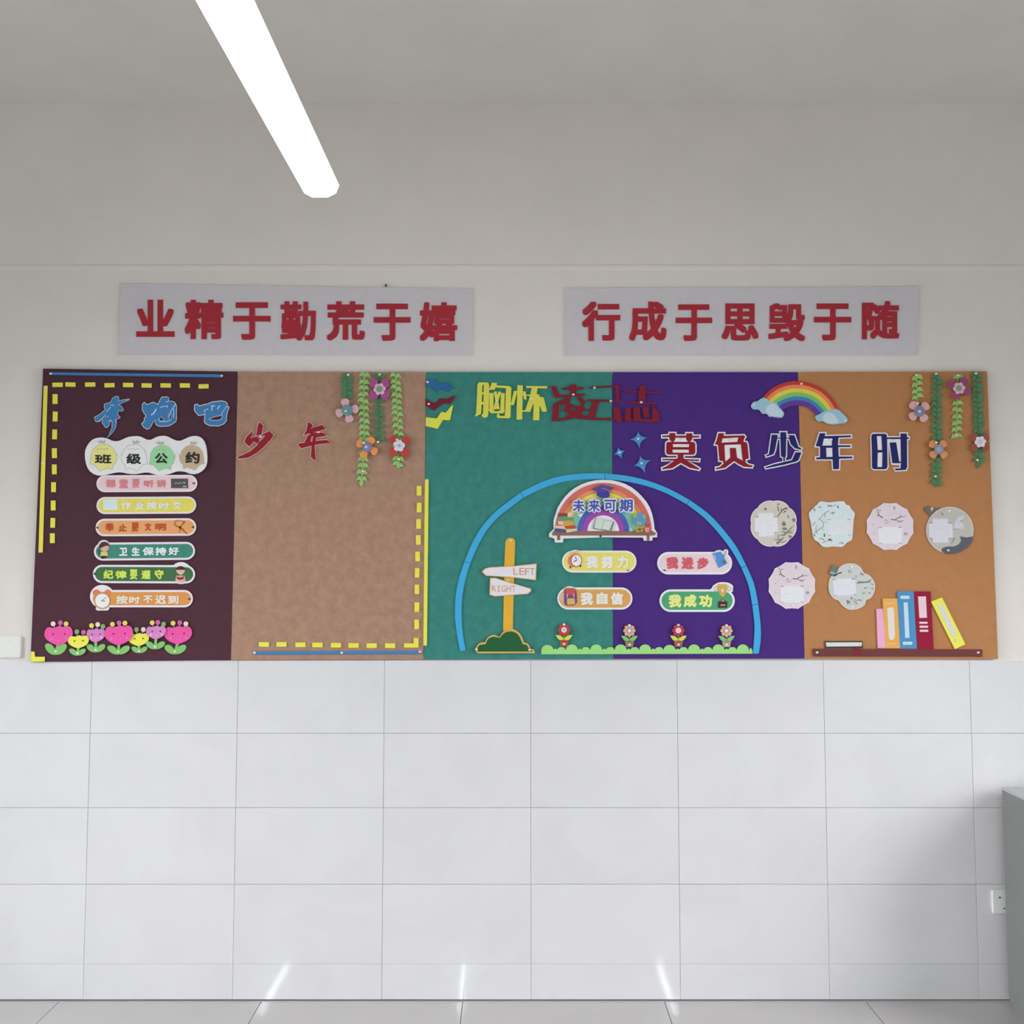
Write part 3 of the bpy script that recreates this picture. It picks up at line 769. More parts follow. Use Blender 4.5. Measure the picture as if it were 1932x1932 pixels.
f = K(155, 815, .12422)
t = thing('cloud_sign', 'white wavy sign with four round cartoon heads and black characters', 'sign', *f([(960, 650)])[0], B0 + .006)
poly('backing', f(smooth(S("40,330 70,220 150,120 260,85 370,95 450,130 530,140 600,120 700,75 820,62 900,75 980,115 1050,115 1130,75 1220,58 1300,70 1390,115 1470,135 1540,115 1640,70 1750,62 1830,105 1880,200 1900,330 1900,460 1860,560 1760,630 1650,638 1560,605 1440,600 1340,635 1230,655 1120,650 1020,620 930,620 820,640 700,635 600,615 500,620 350,655 230,660 120,600 60,490"), 2)), B0 + .006, B0 + .010, mat(226, 222, 226), t)
dE = B0 + .0104
def blob(cx, cy, r, col, flip):
    top = [(-math.cos(math.pi * k / 10) * .93, -math.sin(math.pi * k / 10) * .93) for k in range(11)]
    rest = [(1.1, -.22), (.98, .2), (.88, .5), (.72, .62), (.66, .98), (.4, .86), (0, .98), (-.26, 1.1), (-.4, .92), (-.7, .62), (-1.02, .55), (-.96, .25)]
    P_ = [(flip * a, b) for a, b in top + rest]
    g = [(cx + a * r, cy + b * r) for a, b in P_]
    poly('head_outline', f(grow(g, 7)), dE, dE + .0003, mat(176, 172, 172), t)
    poly('round_head', f(g), dE + .0004, dE + .0007, mat(*col), t)
    crown = [(cx - flip * r * .35, cy - r * 1.02), (cx - flip * r * .55, cy - r * 1.2), (cx - flip * r * .3, cy - r * 1.12), (cx - flip * r * .22, cy - r * 1.28), (cx - flip * r * .08, cy - r * 1.12), (cx + flip * r * .12, cy - r * 1.26), (cx + flip * r * .1, cy - r * 1.0)]
    poly('crown', f(crown), dE + .0004, dE + .0007, mat(170, 168, 170), t)
    for k, q in enumerate((-.45, -.2, .05, .28)):
        poly('brow_mark', f(rect(cx + q * r, cy - .55 * r - .04 * r * (k % 2), .14 * r, .05 * r, -.3)), dE + .0008, dE + .0010, mat(150, 148, 138), t)
blob(325, 372, 200, (224, 216, 136), 1); blob(790, 372, 195, (224, 224, 228), -1); blob(1215, 380, 190, (152, 206, 156), 1); blob(1665, 375, 185, (192, 168, 140), -1)
words(t, f, dE + .0009, '班级公约', [(190,340,445,480), (670,325,895,490), (1105,320,1300,480), (1565,300,1785,480)], (48, 48, 44), .045)
RG = 'class rule plaques'
f = K(170, 890, .1087)
def sides(t, f, d, pts):
    for x, y in pts:
        poly('black_pin', f([(x - 24, y), (x + 6, y - 18), (x + 26, y + 4), (x + 4, y + 14)]), d, d + .002, BLACK, t)
t, d = pill('pink rule plaque with a little blackboard, just under the cloud sign', f, (110, 58, 1860, 352), 32, (226, 192, 198), -.005, group=RG)
words(t, f, d, '课堂要听讲', [(265,135,445,275), (505,130,655,285), (730,125,855,280), (930,145,1105,270), (1150,140,1320,270)], (206, 128, 132), .05)
prints(t, f, d, [('blackboard', S("1405,120 1700,120 1702,285 1405,285"), (82, 80, 84)), ('chalk_mark', [stroke(S("1465,205 1500,190 1530,210 1560,190 1600,200"), 10), stroke(S("1615,185 1640,178 1645,195 1625,212"), 10), stroke(S("1612,258 1675,258"), 18)], (186, 186, 188))])
sides(t, f, d, [(1795, 202)])
t, d = pill('yellow rule plaque with a pale blue page, second from the cloud sign', f, (110, 434, 1842, 732), 32, (216, 206, 98), -.006, group=RG)
words(t, f, d, '作业按时交', [(545,520,710,650), (785,520,935,650), (980,515,1160,650), (1190,535,1375,650), (1450,515,1575,650)], (238, 236, 206), .06)
prints(t, f, d, [('page_edge', S("228,485 475,482 478,662 228,662"), (222, 226, 222)), ('page_print', S("242,500 462,500 462,642 242,645"), (200, 220, 226))])
t, d = pill('orange rule plaque with a knotted scarf, third from the cloud sign', f, (95, 812, 1842, 1116), 34, (218, 158, 104), -.006, group=RG)
words(t, f, d, '举止要文明', [(265,890,410,1040), (490,910,635,1035), (720,880,840,1040), (945,890,1060,1025), (1130,900,1315,1020)], (184, 78, 46), .05)
prints(t, f, d, [('scarf_print', [stroke(S("1545,845 1475,860 1465,910 1500,945 1560,965"), 18, 30), stroke(S("1555,965 1600,915 1645,860"), 22), stroke(S("1545,845 1600,850 1640,880"), 12), stroke(S("1560,960 1620,1020 1690,1082"), 40, 20), stroke(S("1560,960 1550,1060"), 30, 10)], (178, 98, 54))])
sides(t, f, d, [(122, 972), (1782, 962)])
f = K(165, 1010, .1087)
t, d = pill('teal rule plaque with a child in a yellow shirt at its left end', f, (112, 120, 1868, 432), 36, (62, 130, 116), -.009, [circ(285, 180, 108, 100, 20)], [circ(285, 180, 76, 70, 20)], group=RG)
words(t, f, d, '卫生保持好', [(550,215,695,355), (765,205,910,355), (955,205,1155,350), (1175,205,1370,350), (1405,205,1590,345)], (216, 232, 226), .05)
prints(t, f, d, [('child_face', circ(300, 215, 74, 68, 16), (208, 162, 150)), ('child_hair', S("200,215 205,165 250,120 310,112 365,140 375,185 330,178 260,205 225,225"), (80, 50, 44)),
                 ('child_shirt', S("235,285 345,285 358,358 220,358"), (206, 194, 100)), ('child_trousers', S("235,358 330,358 320,400 290,390 285,405 245,405"), (50, 34, 30)), ('child_broom', stroke(S("170,230 215,340"), 16, 30), (70, 84, 78))])
t, d = pill('dark green rule plaque with yellow-green characters and a reading child', f, (95, 515, 1868, 832), 36, (66, 106, 70), .004, [circ(1625, 655, 190, 192, 24)], (), group=RG)
words(t, f, d, '纪律要遵守', [(275,600,450,755), (480,610,685,755), (735,590,870,765), (935,600,1100,760), (1165,595,1325,760)], (198, 214, 90), .05)
prints(t, f, d, [('child_skirt', S("1540,700 1690,700 1700,790 1660,820 1580,820 1525,790"), (212, 170, 156)), ('child_face', S("1535,600 1695,600 1680,650 1620,695 1555,650"), (212, 172, 156)), ('child_hair', S("1530,605 1560,548 1615,532 1670,548 1700,605 1650,592 1580,592"), (76, 42, 40)), ('open_book', S("1545,715 1610,735 1680,710 1665,760 1610,775 1560,760"), (134, 52, 50))])
sides(t, f, d, [(120, 670)])
t, d = pill('orange rule plaque with a big white alarm clock, lowest of the six', f, (60, 948, 1830, 1250), 36, (208, 142, 80), 0, [circ(255, 1060, 212, 200, 26), S("160,1230 370,1230 380,1280 345,1306 165,1306 140,1270")], (), group=RG)
words(t, f, d, '按时不迟到', [(495,1045,700,1190), (720,1060,915,1185), (965,1045,1130,1175), (1175,1035,1365,1190), (1395,1045,1580,1190)], (238, 212, 198), .05)
prints(t, f, d, [('bell_print', [circ(155, 1000, 66, 60, 14), circ(352, 1000, 56, 58, 14)], (204, 124, 78)), ('clock_case', circ(255, 1140, 142, 140, 24), (196, 130, 92)), ('clock_dial', circ(257, 1136, 124, 122, 24), (224, 222, 226)),
                 ('clock_hand', [stroke(S("240,1135 305,1142"), 12), stroke(S("255,1130 325,1072"), 8)], (80, 76, 84))])
sides(t, f, d, [(1765, 1108)])

# ------------------------------------------------------------------ row of smiling paper flowers
HEAD = S("0,.45 .04,.2 .15,.07 .3,.11 .42,.07 .55,0 .68,.08 .8,.02 .93,.08 1,.3 .98,.55 .85,.78 .65,.93 .5,1 .35,.95 .15,.8 .03,.62")
LEAVES = S("0,.15 .12,0 .3,.1 .43,.42 .46,.5 .54,.5 .58,.4 .7,.12 .88,0 1,.15 .95,.55 .75,.9 .5,1 .25,.92 .05,.55")
PINK, YL, LIL = (222, 84, 154), (224, 216, 84), (200, 128, 182)
cbm = {'y': (214, 200, 92), 'p': (194, 96, 156), 'g': (124, 158, 106), 'w': (226, 202, 186)}
def smiley(label, f, hb, col, balls, lb, ci):
    x0, y0, x1, y1 = hb
    t = thing('smiling_flower', label, 'paper flower', *f([((x0 + x1) / 2, lb[3])])[0], B0, 'smiling paper flowers')
    cx = (x0 + x1) / 2; lx = (lb[0] + lb[2]) / 2
    d = B0 + (.0045 if ci % 2 else .0)
    lm = mat(126, 182, 106)
    poly('stem', f(stroke([(cx, y1 - 40), (lx, lb[1] + (lb[3] - lb[1]) * .7)], 62)), d + .0006, d + .0025, lm, t)
    poly('leaves', f(smooth([(lb[0] + a * (lb[2] - lb[0]), lb[1] + b * (lb[3] - lb[1])) for a, b in LEAVES], 2)), d, d + .002, lm, t)
    for bx, by, c in balls:
        poly('stamen_stalk', f(stroke([(bx, by), (cx + (bx - cx) * .7, y0 + 40)], 22)), d + .0005, d + .002, mat(150, 130, 176), t)
        poly('stamen', f(circ(bx, by, 56, n=12)), d + .0021, d + .0036, mat(*cbm[c]), t)
    h = poly('flower_head', f(smooth([(x0 + a * (x1 - x0), y0 + b * (y1 - y0)) for a, b in HEAD], 3)), d + .0026, d + .0045, mat(*col), t)
    e = d + .0046; w, hh = x1 - x0, y1 - y0
    dark = tuple(int(c * .5) for c in col); lite = tuple(min(255, int(c * 1.08 + 26)) for c in col)
    for u, v in ((.31, .44), (.72, .42)):
        poly('eye', f(circ(x0 + u * w, y0 + v * hh, 20, 20, 10)), e, e + .0003, mat(*dark), h)
    for u, v in ((.24, .68), (.79, .65)):
        poly('cheek', f(circ(x0 + u * w, y0 + v * hh, 30, 28, 10)), e, e + .0003, mat(*lite), h)
    poly('smile', f(stroke([(x0 + w * .44, y0 + hh * .7), (x0 + w * .51, y0 + hh * .77), (x0 + w * .59, y0 + hh * .69)], 12)), e, e + .0003, mat(*lite), h)
    pin(*f([(lx, lb[1] + (lb[3] - lb[1]) * .7)])[0], d + .0026, t)
f1, f2 = K(75, 1160, .08282), K(220, 1160, .08282)
smiley('big pink smiling flower at the left end of the row', f1, (105, 250, 750, 690), PINK, [(305, 205, 'w'), (470, 180, 'p'), (600, 205, 'y')], (120, 650, 615, 912), 0)
smiley('small yellow smiling flower next to the leftmost pink one', f1, (645, 465, 1115, 762), YL, [(845, 385, 'g'), (995, 398, 'p')], (670, 768, 1050, 928), 1)
smiley('lilac smiling flower just left of the middle pink one', f1, (1060, 310, 1490, 625), LIL, [(1180, 245, 'y'), (1320, 220, 'w'), (1440, 265, 'g')], (1060, 665, 1492, 855), 0)
smiley('big pink smiling flower in the middle of the row', f2, (-275, 235, 372, 690), PINK, [(-95, 215, 'y'), (55, 185, 'p'), (190, 188, 'y')], (-212, 700, 302, 905), 1)
smiley('small yellow smiling flower right of the middle pink one', f2, (265, 415, 737, 710), YL, [(450, 338, 'g'), (610, 335, 'w')], (335, 722, 702, 872), 0)
smiley('lilac smiling flower just left of the rightmost pink one', f2, (672, 245, 1120, 555), LIL, [(810, 180, 'y'), (940, 172, 'p'), (1068, 213, 'g')], (662, 605, 1102, 785), 1)
smiley('big pink smiling flower at the right end of the row', f2, (1080, 250, 1715, 668), PINK, [(1285, 190, 'y'), (1440, 178, 'p'), (1578, 205, 'w')], (1088, 680, 1588, 898), 0)

# ------------------------------------------------------------------ blue arch, signpost, grass
OUT = S("90,1105 70,1000 58,880 65,760 85,660 115,570 160,460 220,360 290,280 370,215 450,155 560,100 680,60 820,42 955,42 1080,55 1210,85 1340,135 1460,200 1570,280 1660,375 1740,480 1800,595 1845,700 1870,820 1885,950 1885,1040 1873,1120")
INN = S("122,1100 105,1000 97,880 103,770 122,670 150,580 195,475 250,380 315,305 390,245 470,185 575,135 690,95 820,78 955,76 1080,90 1205,118 1330,165 1445,228 1545,305 1630,395 1710,500 1770,605 1812,710 1835,830 1848,950 1845,1040 1838,1120")
f = K(840, 880, .31573)
t = thing('paper_arch', 'big sky blue arch of joined strips over the green and purple panels', 'arch', *f([(955, 42)])[0], B0)
SKY = mat(66, 160, 208, 'foam')
for k, (a, b) in enumerate(((0, 5), (5, 10), (10, 14), (14, 18), (18, 22), (22, 24), (24, 27))):
    o, i_ = smooth(OUT[a:b + 1], 3, False), smooth(INN[a:b + 1], 3, False)
    def trim(q):
        (ax, ay), (bx, by) = q[0], q[1]; (cx, cy), (dx, dy) = q[-1], q[-2]
        l1, l2 = math.hypot(bx - ax, by - ay), math.hypot(dx - cx, dy - cy); g = 1.3
        return [(ax + (bx - ax) * g / l1, ay + (by - ay) * g / l1)] + q[1:-1] + [(cx + (dx - cx) * g / l2, cy + (dy - cy) * g / l2)]
    o, i_ = trim(o), trim(i_)
    poly('arch_strip', f(o + i_[::-1]), B0, B0 + .0035, SKY, t)

f = K(890, 1000, .07246); g = K(880, 1120, .08282)
GOLD = mat(216, 166, 60, 'foam'); GOLDE = mat(204, 164, 92)
t = thing('paper_signpost', 'golden signpost cut-out with two white arrow boards and a dark green bush', 'sign', 960, 1232, B0 + .001)
poly('post', [(953.6, 1023), (954.8, 1019), (957.5, 1016), (963.2, 1014.7), (968.8, 1016), (971.2, 1019), (972.2, 1023), (970.3, 1067), (967.6, 1190), (949.2, 1190), (951.5, 1067)], B0, B0 + .003, GOLD, t)
def arrow(outline, txt, boxes, nm):
    a = poly(nm, f(outline), B0 + .0045, B0 + .0075, GOLDE, t)
    poly('white_face', grow(f(outline), -1.5), B0 + .0076, B0 + .0080, mat(216, 210, 218), a)
    for c, b in zip(txt, boxes):
        if c == 'I':
            x0_, y0_, x1_, y1_ = box_px(f, b)
            poly('letter', [[[(x0_, y0_), (x1_, y0_), (x1_, y0_ + 1.2), (x1_ - 1.8, y0_ + 1.2), (x1_ - 1.8, y1_ - 1.2), (x1_, y1_ - 1.2), (x1_, y1_), (x0_, y1_), (x0_, y1_ - 1.2), (x0_ + 1.8, y1_ - 1.2), (x0_ + 1.8, y0_ + 1.2), (x0_, y0_ + 1.2)]]], B0 + .0081, B0 + .0085, mat(190, 150, 104), a)
            continue
        glyph(c, box_px(f, b), 0.0, B0 + .0081, B0 + .0085, mat(190, 150, 104), a, 'letter')
arrow(S("255,1085 350,995 470,965 1110,930 1695,870 1675,1310 1100,1245 370,1195"), 'LEFT', [(1085,985,1210,1165), (1240,988,1365,1168), (1385,992,1500,1170), (1510,992,1640,1172)], 'left_arrow')
arrow(S("475,1245 620,1240 830,1310 1540,1520 1555,1590 1460,1670 600,1735 460,1690"), 'RIGHT', [(525,1440,635,1600), (668,1445,740,1605), (775,1448,885,1610), (905,1450,1020,1612), (1045,1452,1140,1615)], 'right_arrow')
bush = smooth(S("225,1330 220,1230 270,1150 340,1110"), 3, False) + smooth(S("425,1105 470,1020 540,960 640,940 750,985"), 3, False) + smooth(S("830,870 930,815 1060,805 1180,870 1260,970 1310,1110"), 3, False) + smooth(S("1390,1130 1440,1200 1455,1262"), 3, False) + S("1530,1265 1565,1358 260,1362")
b = poly('bush', g(bush), B0 + .0035, B0 + .0065, GOLDE, t)
bin_ = smooth(S("255,1290 260,1220 310,1170 440,1150"), 2, False) + smooth(S("455,1110 490,1040 560,995 650,985 760,1010"), 2, False) + smooth(S("830,920 930,868 1050,865 1150,910 1220,1000 1280,1150"), 2, False) + smooth(S("1370,1165 1410,1230 1430,1290"), 2, False) + S("1500,1290 1505,1320 260,1322")
poly('green_face', g(bin_), B0 + .0066, B0 + .0070, mat(36, 90, 52), b)
for p in (f([(1010, 268)])[0], f([(940, 1312)])[0]): pin(*p, B0 + .0035, t)
for p in (g([(230, 1268)])[0], g([(1440, 1282)])[0]): pin(*p, B0 + .0072, t)

pts = [(1021.3, 1234.6)]
def arc(xa, xb, base, top):
    cx, rx = (xa + xb) / 2, (xb - xa) / 2
    return [(cx - rx * math.cos(math.pi * k / 8), base - (base - top) * math.sin(math.pi * k / 8)) for k in range(9)]
for k in range(9):
    x = 1021.5 + 46.1 * k
    pts += arc(x, x + 22.5, 1226, 1215.8 + (0.8 if k in (0, 5) else 0))
    if k < 8:
        pts += arc(x + 23.2, x + 29.8, 1226, 1223.8) + arc(x + 30, x + 45.4, 1226, 1220.8)
    else:
        pts += arc(x + 22.8, x + 29.4, 1231, 1222.5)
pts += [(1419.6, 1233.4)]
single('grass_strip', 'light green scalloped grass strip along the bottom of green and purple panels', 'grass', pts, mat(150, 206, 124), .004, d0=B0 + .0003, pins=())
# ------------------------------------------------------------------ four potted paper flowers
for (cx, cy), petal, mid, mid2, leaf, pot, lb in (
        ((1064.2, 1188.4), (190, 62, 66), (226, 212, 210), (196, 180, 176), (194, 206, 80), (176, 78, 62), 'red potted paper flower on the green panel'),
        ((1187.6, 1189.8), (226, 162, 116), (150, 150, 204), (216, 218, 238), (122, 182, 112), (146, 130, 92), 'orange potted paper flower nearest the green panel, on purple'),
        ((1280.0, 1189.5), (184, 58, 72), (226, 206, 212), (206, 182, 184), (196, 204, 84), (162, 104, 84), 'red potted paper flower on the purple panel'),
        ((1370.8, 1190.0), (224, 164, 120), (150, 154, 206), (214, 218, 238), (126, 178, 120), (170, 156, 128), 'orange potted paper flower beside the right foot of the blue arch')):
    t = thing('potted_flower', lb, 'paper flower', cx, cy + 30, B0 + .005, 'potted paper flowers')
    d = B0 + .0045
    poly('flower_pot', [(cx - 8.4, cy + 20), (cx + 8.4, cy + 20), (cx + 6.4, cy + 31), (cx - 6.2, cy + 31)], d, d + .0025, mat(*pot), t)
    poly('pot_rim', [(cx - 8.8, cy + 19.4), (cx + 8.8, cy + 19.4), (cx + 8.3, cy + 22.4), (cx - 8.3, cy + 22.4)], d + .0026, d + .0032, mat(*[int(c * .9) for c in pot]), t)
    poly('stem', rect(cx + .3, cy + 15, 1.8, 10), d, d + .002, mat(*leaf), t)
    for s in (-1, 1):
        poly('leaf', smooth([(cx + s * 1.2, cy + 15.5), (cx + s * 6, cy + 11), (cx + s * 10.5, cy + 10), (cx + s * 15.4, cy + 9.8), (cx + s * 12.5, cy + 15), (cx + s * 8.6, cy + 19), (cx + s * 1.2, cy + 19)], 2), d + .0034, d + .005, mat(*leaf), t)
    for k in range(8):
        a = math.pi * (k / 4 + .0)
        poly('petal', circ(cx + 8.2 * math.cos(a), cy + 8.6 * math.sin(a), 3.5, 3.5, 9), d + .0022, d + .004, mat(*petal), t)
    poly('petal_ring', circ(cx, cy, 7.2, n=16), d + .0018, d + .0034, mat(*[int(c * .85) for c in petal]), t)
    poly('flower_centre', circ(cx, cy, 5.4, n=9), d + .0042, d + .0055, mat(*mid), t)
    poly('centre_dot', circ(cx, cy, 2.9, n=9), d + .0056, d + .006, mat(*mid2), t)
    pin(cx - .2, cy - 10.2, d + .0041, t); pin(cx, cy + 26.5, d + .0033, t)

# ------------------------------------------------------------------ rainbow sign and four pills under the arch
f = K(1030, 900, .11387)
t = thing('rainbow_sign', 'half-round rainbow sign with blue characters, graduation cap and a shelf', 'sign', *f([(950, 1000)])[0], B0 + .005)
D = B0 + .005
poly('backing', f(smooth(S("130,860 125,780 130,700 165,600 200,500 320,320 480,180 700,80 950,45 1200,75 1420,170 1600,330 1720,500 1780,700 1800,860"), 2, False) + S("1845,930 1840,1000 1770,1000 1760,1055 1620,1055 1610,1005 1000,1000 290,1020 280,1085 150,1085 140,1020 50,990 55,930")), D, D + .004, mat(228, 218, 222), t)
d = D + .0044
def half(r, ry=None):
    ry = ry or r
    return [(950 - r * math.cos(math.pi * k / 28), 898 - ry * math.sin(math.pi * k / 28)) for k in range(29)]
bands = [(802, (206, 106, 100)), (705, (216, 146, 92)), (640, (224, 212, 108)), (565, (146, 186, 146)), (500, (112, 180, 164)), (432, (84, 92, 168)), (345, (156, 74, 160)), (262, (228, 218, 220))]
for k, (r, c) in enumerate(bands):
    outer = half(r)
    pl = outer + (half(bands[k + 1][0])[::-1] if k < 7 else [])
    poly('colour_band', f(pl), d, d + .0003, mat(*c), t)
d += .0006
R4 = lambda a, b, c, e: [(a, b), (c, b), (c, e), (a, e)]
prints(t, f, d, [('shelf_print', [S("100,935 130,895 1760,895 1830,935 1790,970 110,970"), S("188,965 235,965 235,1045 188,1045"), S("1672,965 1716,965 1716,1050 1672,1050")], (136, 100, 88)),
    ('book_brown', R4(200, 598, 450, 655), (130, 78, 56)), ('book_pages', [R4(360, 590, 448, 655), R4(205, 730, 292, 790), S("160,805 300,812 320,858 160,850"), S("330,880 520,850 515,890 345,922")], (224, 192, 172)),
    ('book_green', S("185,665 455,665 462,722 195,720"), (80, 154, 118)), ('book_yellow', S("292,726 460,735 460,798 292,792"), (210, 150, 66)), ('book_red', S("310,812 480,800 505,845 340,860"), (176, 78, 60)), ('book_blue', S("145,852 325,870 330,915 145,905"), (62, 84, 136)),
    ('open_book_cover', S("822,675 1135,742 1078,908 780,856"), (128, 120, 108)), ('open_book', S("832,682 960,700 985,712 1110,742 1050,888 925,862 905,866 798,840"), (198, 208, 200)), ('book_fold', stroke(S("972,708 918,862"), 8), (160, 172, 164)),
    ('globe_stand', [stroke(S("1470,860 1560,850 1660,800"), 26), R4(1530, 850, 1580, 890), S("1490,885 1600,870 1610,905 1500,915")], (176, 160, 80)), ('globe', circ(1553, 705, 116, 114, 24), (92, 142, 192)),
    ('globe_land', [circ(1545, 765, 45, 34, 12), circ(1475, 640, 40, 34, 12), circ(1630, 650, 26, 40, 12)], (138, 178, 84)), ('pen_cup', S("1640,835 1715,835 1705,915 1650,915"), (218, 142, 146)), ('pen', [stroke(S("1665,835 1655,770"), 14), stroke(S("1690,835 1715,765"), 12)], (122, 76, 100)),
    ('cap_base', S("838,225 1062,225 1056,322 1000,345 920,345 845,315"), (60, 68, 140)), ('cap_board', S("758,203 935,125 1135,180 1050,232 950,255 850,240"), (82, 70, 144)), ('cap_tassel', stroke(S("930,182 1045,222 1062,300"), 12), (196, 120, 92)),
    ('white_plane', S("520,620 620,600 580,670"), (200, 222, 226)), ('cup_print', circ(1405, 870, 30, 34, 10), (150, 190, 196))])
words(t, f, d + .009, '未来可期', [(445,372,640,575), (705,372,895,575), (965,375,1165,575), (1220,365,1440,575)], (72, 88, 166), .035, rim=(.075, 2.6, (222, 216, 244)))
poly('black_pin', f(circ(905, 980, 14, 22, 8)), d, d + .003, BLACK, t)

PG = 'motto pills under the arch'
f = K(1050, 1030, .08282)
RIM = (238, 232, 236)
t, d = pill('yellow motto pill with a pink alarm clock at its left end', f, (125, 108, 1822, 608), 44, (220, 208, 104), 0, [circ(430, 240, 170, 150, 20)], (), group=PG, rimc=RIM)
prints(t, f, d, [('clock_side', circ(375, 340, 120, 145, 18), (212, 124, 112)), ('clock_ring', circ(450, 330, 135, 155, 20), (190, 96, 96)), ('clock_dial', circ(455, 330, 112, 130, 20), (226, 220, 230)),
                 ('clock_hand', [stroke(S("390,360 460,325"), 18), stroke(S("458,325 430,240"), 12)], (66, 56, 62)), ('clock_foot', [S("305,455 330,465 330,510 300,515"), S("530,440 560,430 560,480 540,480")], (70, 34, 38)), ('bell_print', [circ(345, 165, 45, 28, 10), circ(460, 140, 55, 26, 10)], (224, 178, 130))])
words(t, f, d, '我努力', [(665,225,950,510), (1015,225,1300,510), (1375,225,1640,505)], (232, 222, 212), .062)
poly('black_pin', f(S("1605,548 1655,548 1650,572 1610,566")), d, d + .002, BLACK, t)
t, d = pill('orange motto pill with a red and purple backpack at its left end', f, (20, 945, 1730, 1450), 44, (208, 156, 88), 0, [circ(300, 1060, 180, 142, 20)], (), group=PG, rimc=RIM)
prints(t, f, d, [('pouch_print', S("78,1090 175,1060 185,1280 120,1290 70,1210"), (200, 172, 138)), ('bag_body', S("175,985 440,985 465,1110 465,1290 400,1355 215,1355 165,1290"), (112, 72, 132)), ('bag_flap', S("195,960 400,960 440,1010 405,1120 230,1125"), (190, 82, 76)),
                 ('strap_print', [S("228,1090 262,1090 255,1180 228,1180"), S("372,1085 408,1085 412,1175 385,1180")], (214, 140, 130)), ('bag_pocket', rr(238, 1195, 422, 1335, 30, 4), (206, 166, 96))])
words(t, f, d, '我自信', [(545,1055,830,1345), (910,1055,1165,1335), (1230,1055,1520,1340)], (232, 216, 208), .062)
f = K(1230, 1030, .08799)
t, d = pill('pink motto pill with a blue notebook and pen at its right end', f, (112, 128, 1720, 612), 46, (226, 198, 206), .0, [circ(1440, 230, 150, 142, 20), smooth(S("1530,200 1535,100 1580,72 1630,90 1635,150 1610,240"), 2)], (), group=PG, rimc=RIM)
prints(t, f, d, [('notebook_pages', S("1290,170 1480,130 1640,395 1430,500"), (206, 216, 230)), ('notebook', S("1296,160 1478,118 1622,378 1430,478"), (84, 138, 200)), ('notebook_label', S("1505,320 1570,300 1590,360 1525,385"), (106, 100, 116)), ('notebook_band', stroke(S("1330,190 1375,285"), 22), (190, 190, 206)), ('pen', stroke(S("1590,100 1570,170 1530,235"), 16), (110, 88, 100))])
words(t, f, d, '我进步', [(310,235,570,495), (635,240,895,500), (970,250,1215,500)], (202, 92, 100), .062)
poly('black_pin', f(S("240,505 300,515 290,540 250,530")), d, d + .002, BLACK, t)
t, d = pill('green motto pill with a golden trophy at its right end', f, (162, 932, 1776, 1416), 46, (76, 156, 114), 0, [smooth(S("1285,960 1290,890 1330,835 1430,785 1530,778 1640,790 1735,850 1735,920 1690,1010"), 2)], (), group=PG, rimc=RIM)
prints(t, f, d, [('trophy_handle', [stroke(circ(1370, 920, 36, 50, 14) + [(1406, 920)], 14), stroke(circ(1655, 915, 36, 50, 14) + [(1691, 915)], 14)], (196, 180, 160)), ('trophy_cup', S("1410,822 1612,822 1608,940 1580,1030 1530,1100 1505,1100 1450,1030 1415,940"), (200, 164, 84)), ('trophy_stem', R4(1508, 1095, 1532, 1170), (120, 140, 80)),
                 ('trophy_base', S("1425,1185 1480,1190 1480,1160 1560,1160 1560,1190 1612,1185 1612,1325 1425,1325"), (72, 46, 44)), ('base_label', [R4(1470, 1255, 1575, 1285), S("1480,1190 1560,1190 1540,1165 1500,1165")], (190, 150, 140)), ('cup_flower', circ(1512, 955, 38, 36, 10), (226, 200, 176))])
words(t, f, d, '我成功', [(355,1040,635,1320), (675,1040,960,1315), (1005,1045,1290,1315)], (216, 224, 134), .062)

# ------------------------------------------------------------------ six round calendar cards
CG = 'shaped calendar cards'
def inkm(k=1.0):
    return mat(int(96 * k), int(96 * k), int(92 * k))
def card(label, f, outline, col, rim=(222, 208, 214), pins=(), d0=B0):
    px = f(outline)
    t = thing('calendar_card', label, 'calendar', sum(p[0] for p in px) / len(px), sum(p[1] for p in px) / len(px), d0, CG)
    poly('card', px, d0, d0 + .003, mat(*rim), t)
    poly('card_face', grow(px, -1.6), d0 + .0032, d0 + .0035, mat(*col), t)
    for p in pins: pin(*f([p])[0], d0 + .0036, t)
    return t, d0 + .0037
def sheet(t, f, d, body, tabs, ncol, nrow, col=(216, 216, 222), dots=True):
    s = poly('date_sheet', [[f(tabs)], [f(body)]], d, d + .0006, mat(*col), t)
    x0, y0 = min(p[0] for p in body), min(p[1] for p in body); x1, y1 = max(p[0] for p in body), max(p[1] for p in body)
    if dots:
        q = []
        for i in range(ncol):
            for j in range(nrow):
                if random.random() < .8:
                    q.append([f(rect(x0 + (x1 - x0) * (i + .5) / ncol, y0 + (y1 - y0) * (j + .5) / nrow, (x1 - x0) * .05, (y1 - y0) * .022))])
        poly('date_print', q, d + .0007, d + .0009, mat(184, 184, 192), s)
def ink(t, f, d, name, strokes, k=1.0, rgb=None):
    for j, (s, w, w1) in enumerate(strokes):
        e = d + .00003 * (j % 8)
        poly(name, f(stroke(S(s), w, w1)) if w else f(S(s)), e, e + .0004, mat(*rgb) if rgb else inkm(k), t)
f = K(1410, 935, .05694)
scal = [(870 + R_ * math.cos(a), 928 + R_ * math.sin(a)) for a in [2 * math.pi * k / 96 for k in range(96)] for R_ in [742 + 45 * abs(math.sin(4 * a)) ** .7]]
t, d = card('beige eight-lobed calendar card with inked bamboo, on the purple panel', f, scal, (200, 192, 182), pins=[(862, 268), (882, 1565)])
sheet(t, f, d, S("372,575 865,575 890,1352 388,1358"), S("240,735 1000,735 1020,1210 255,1215"), 4, 8)
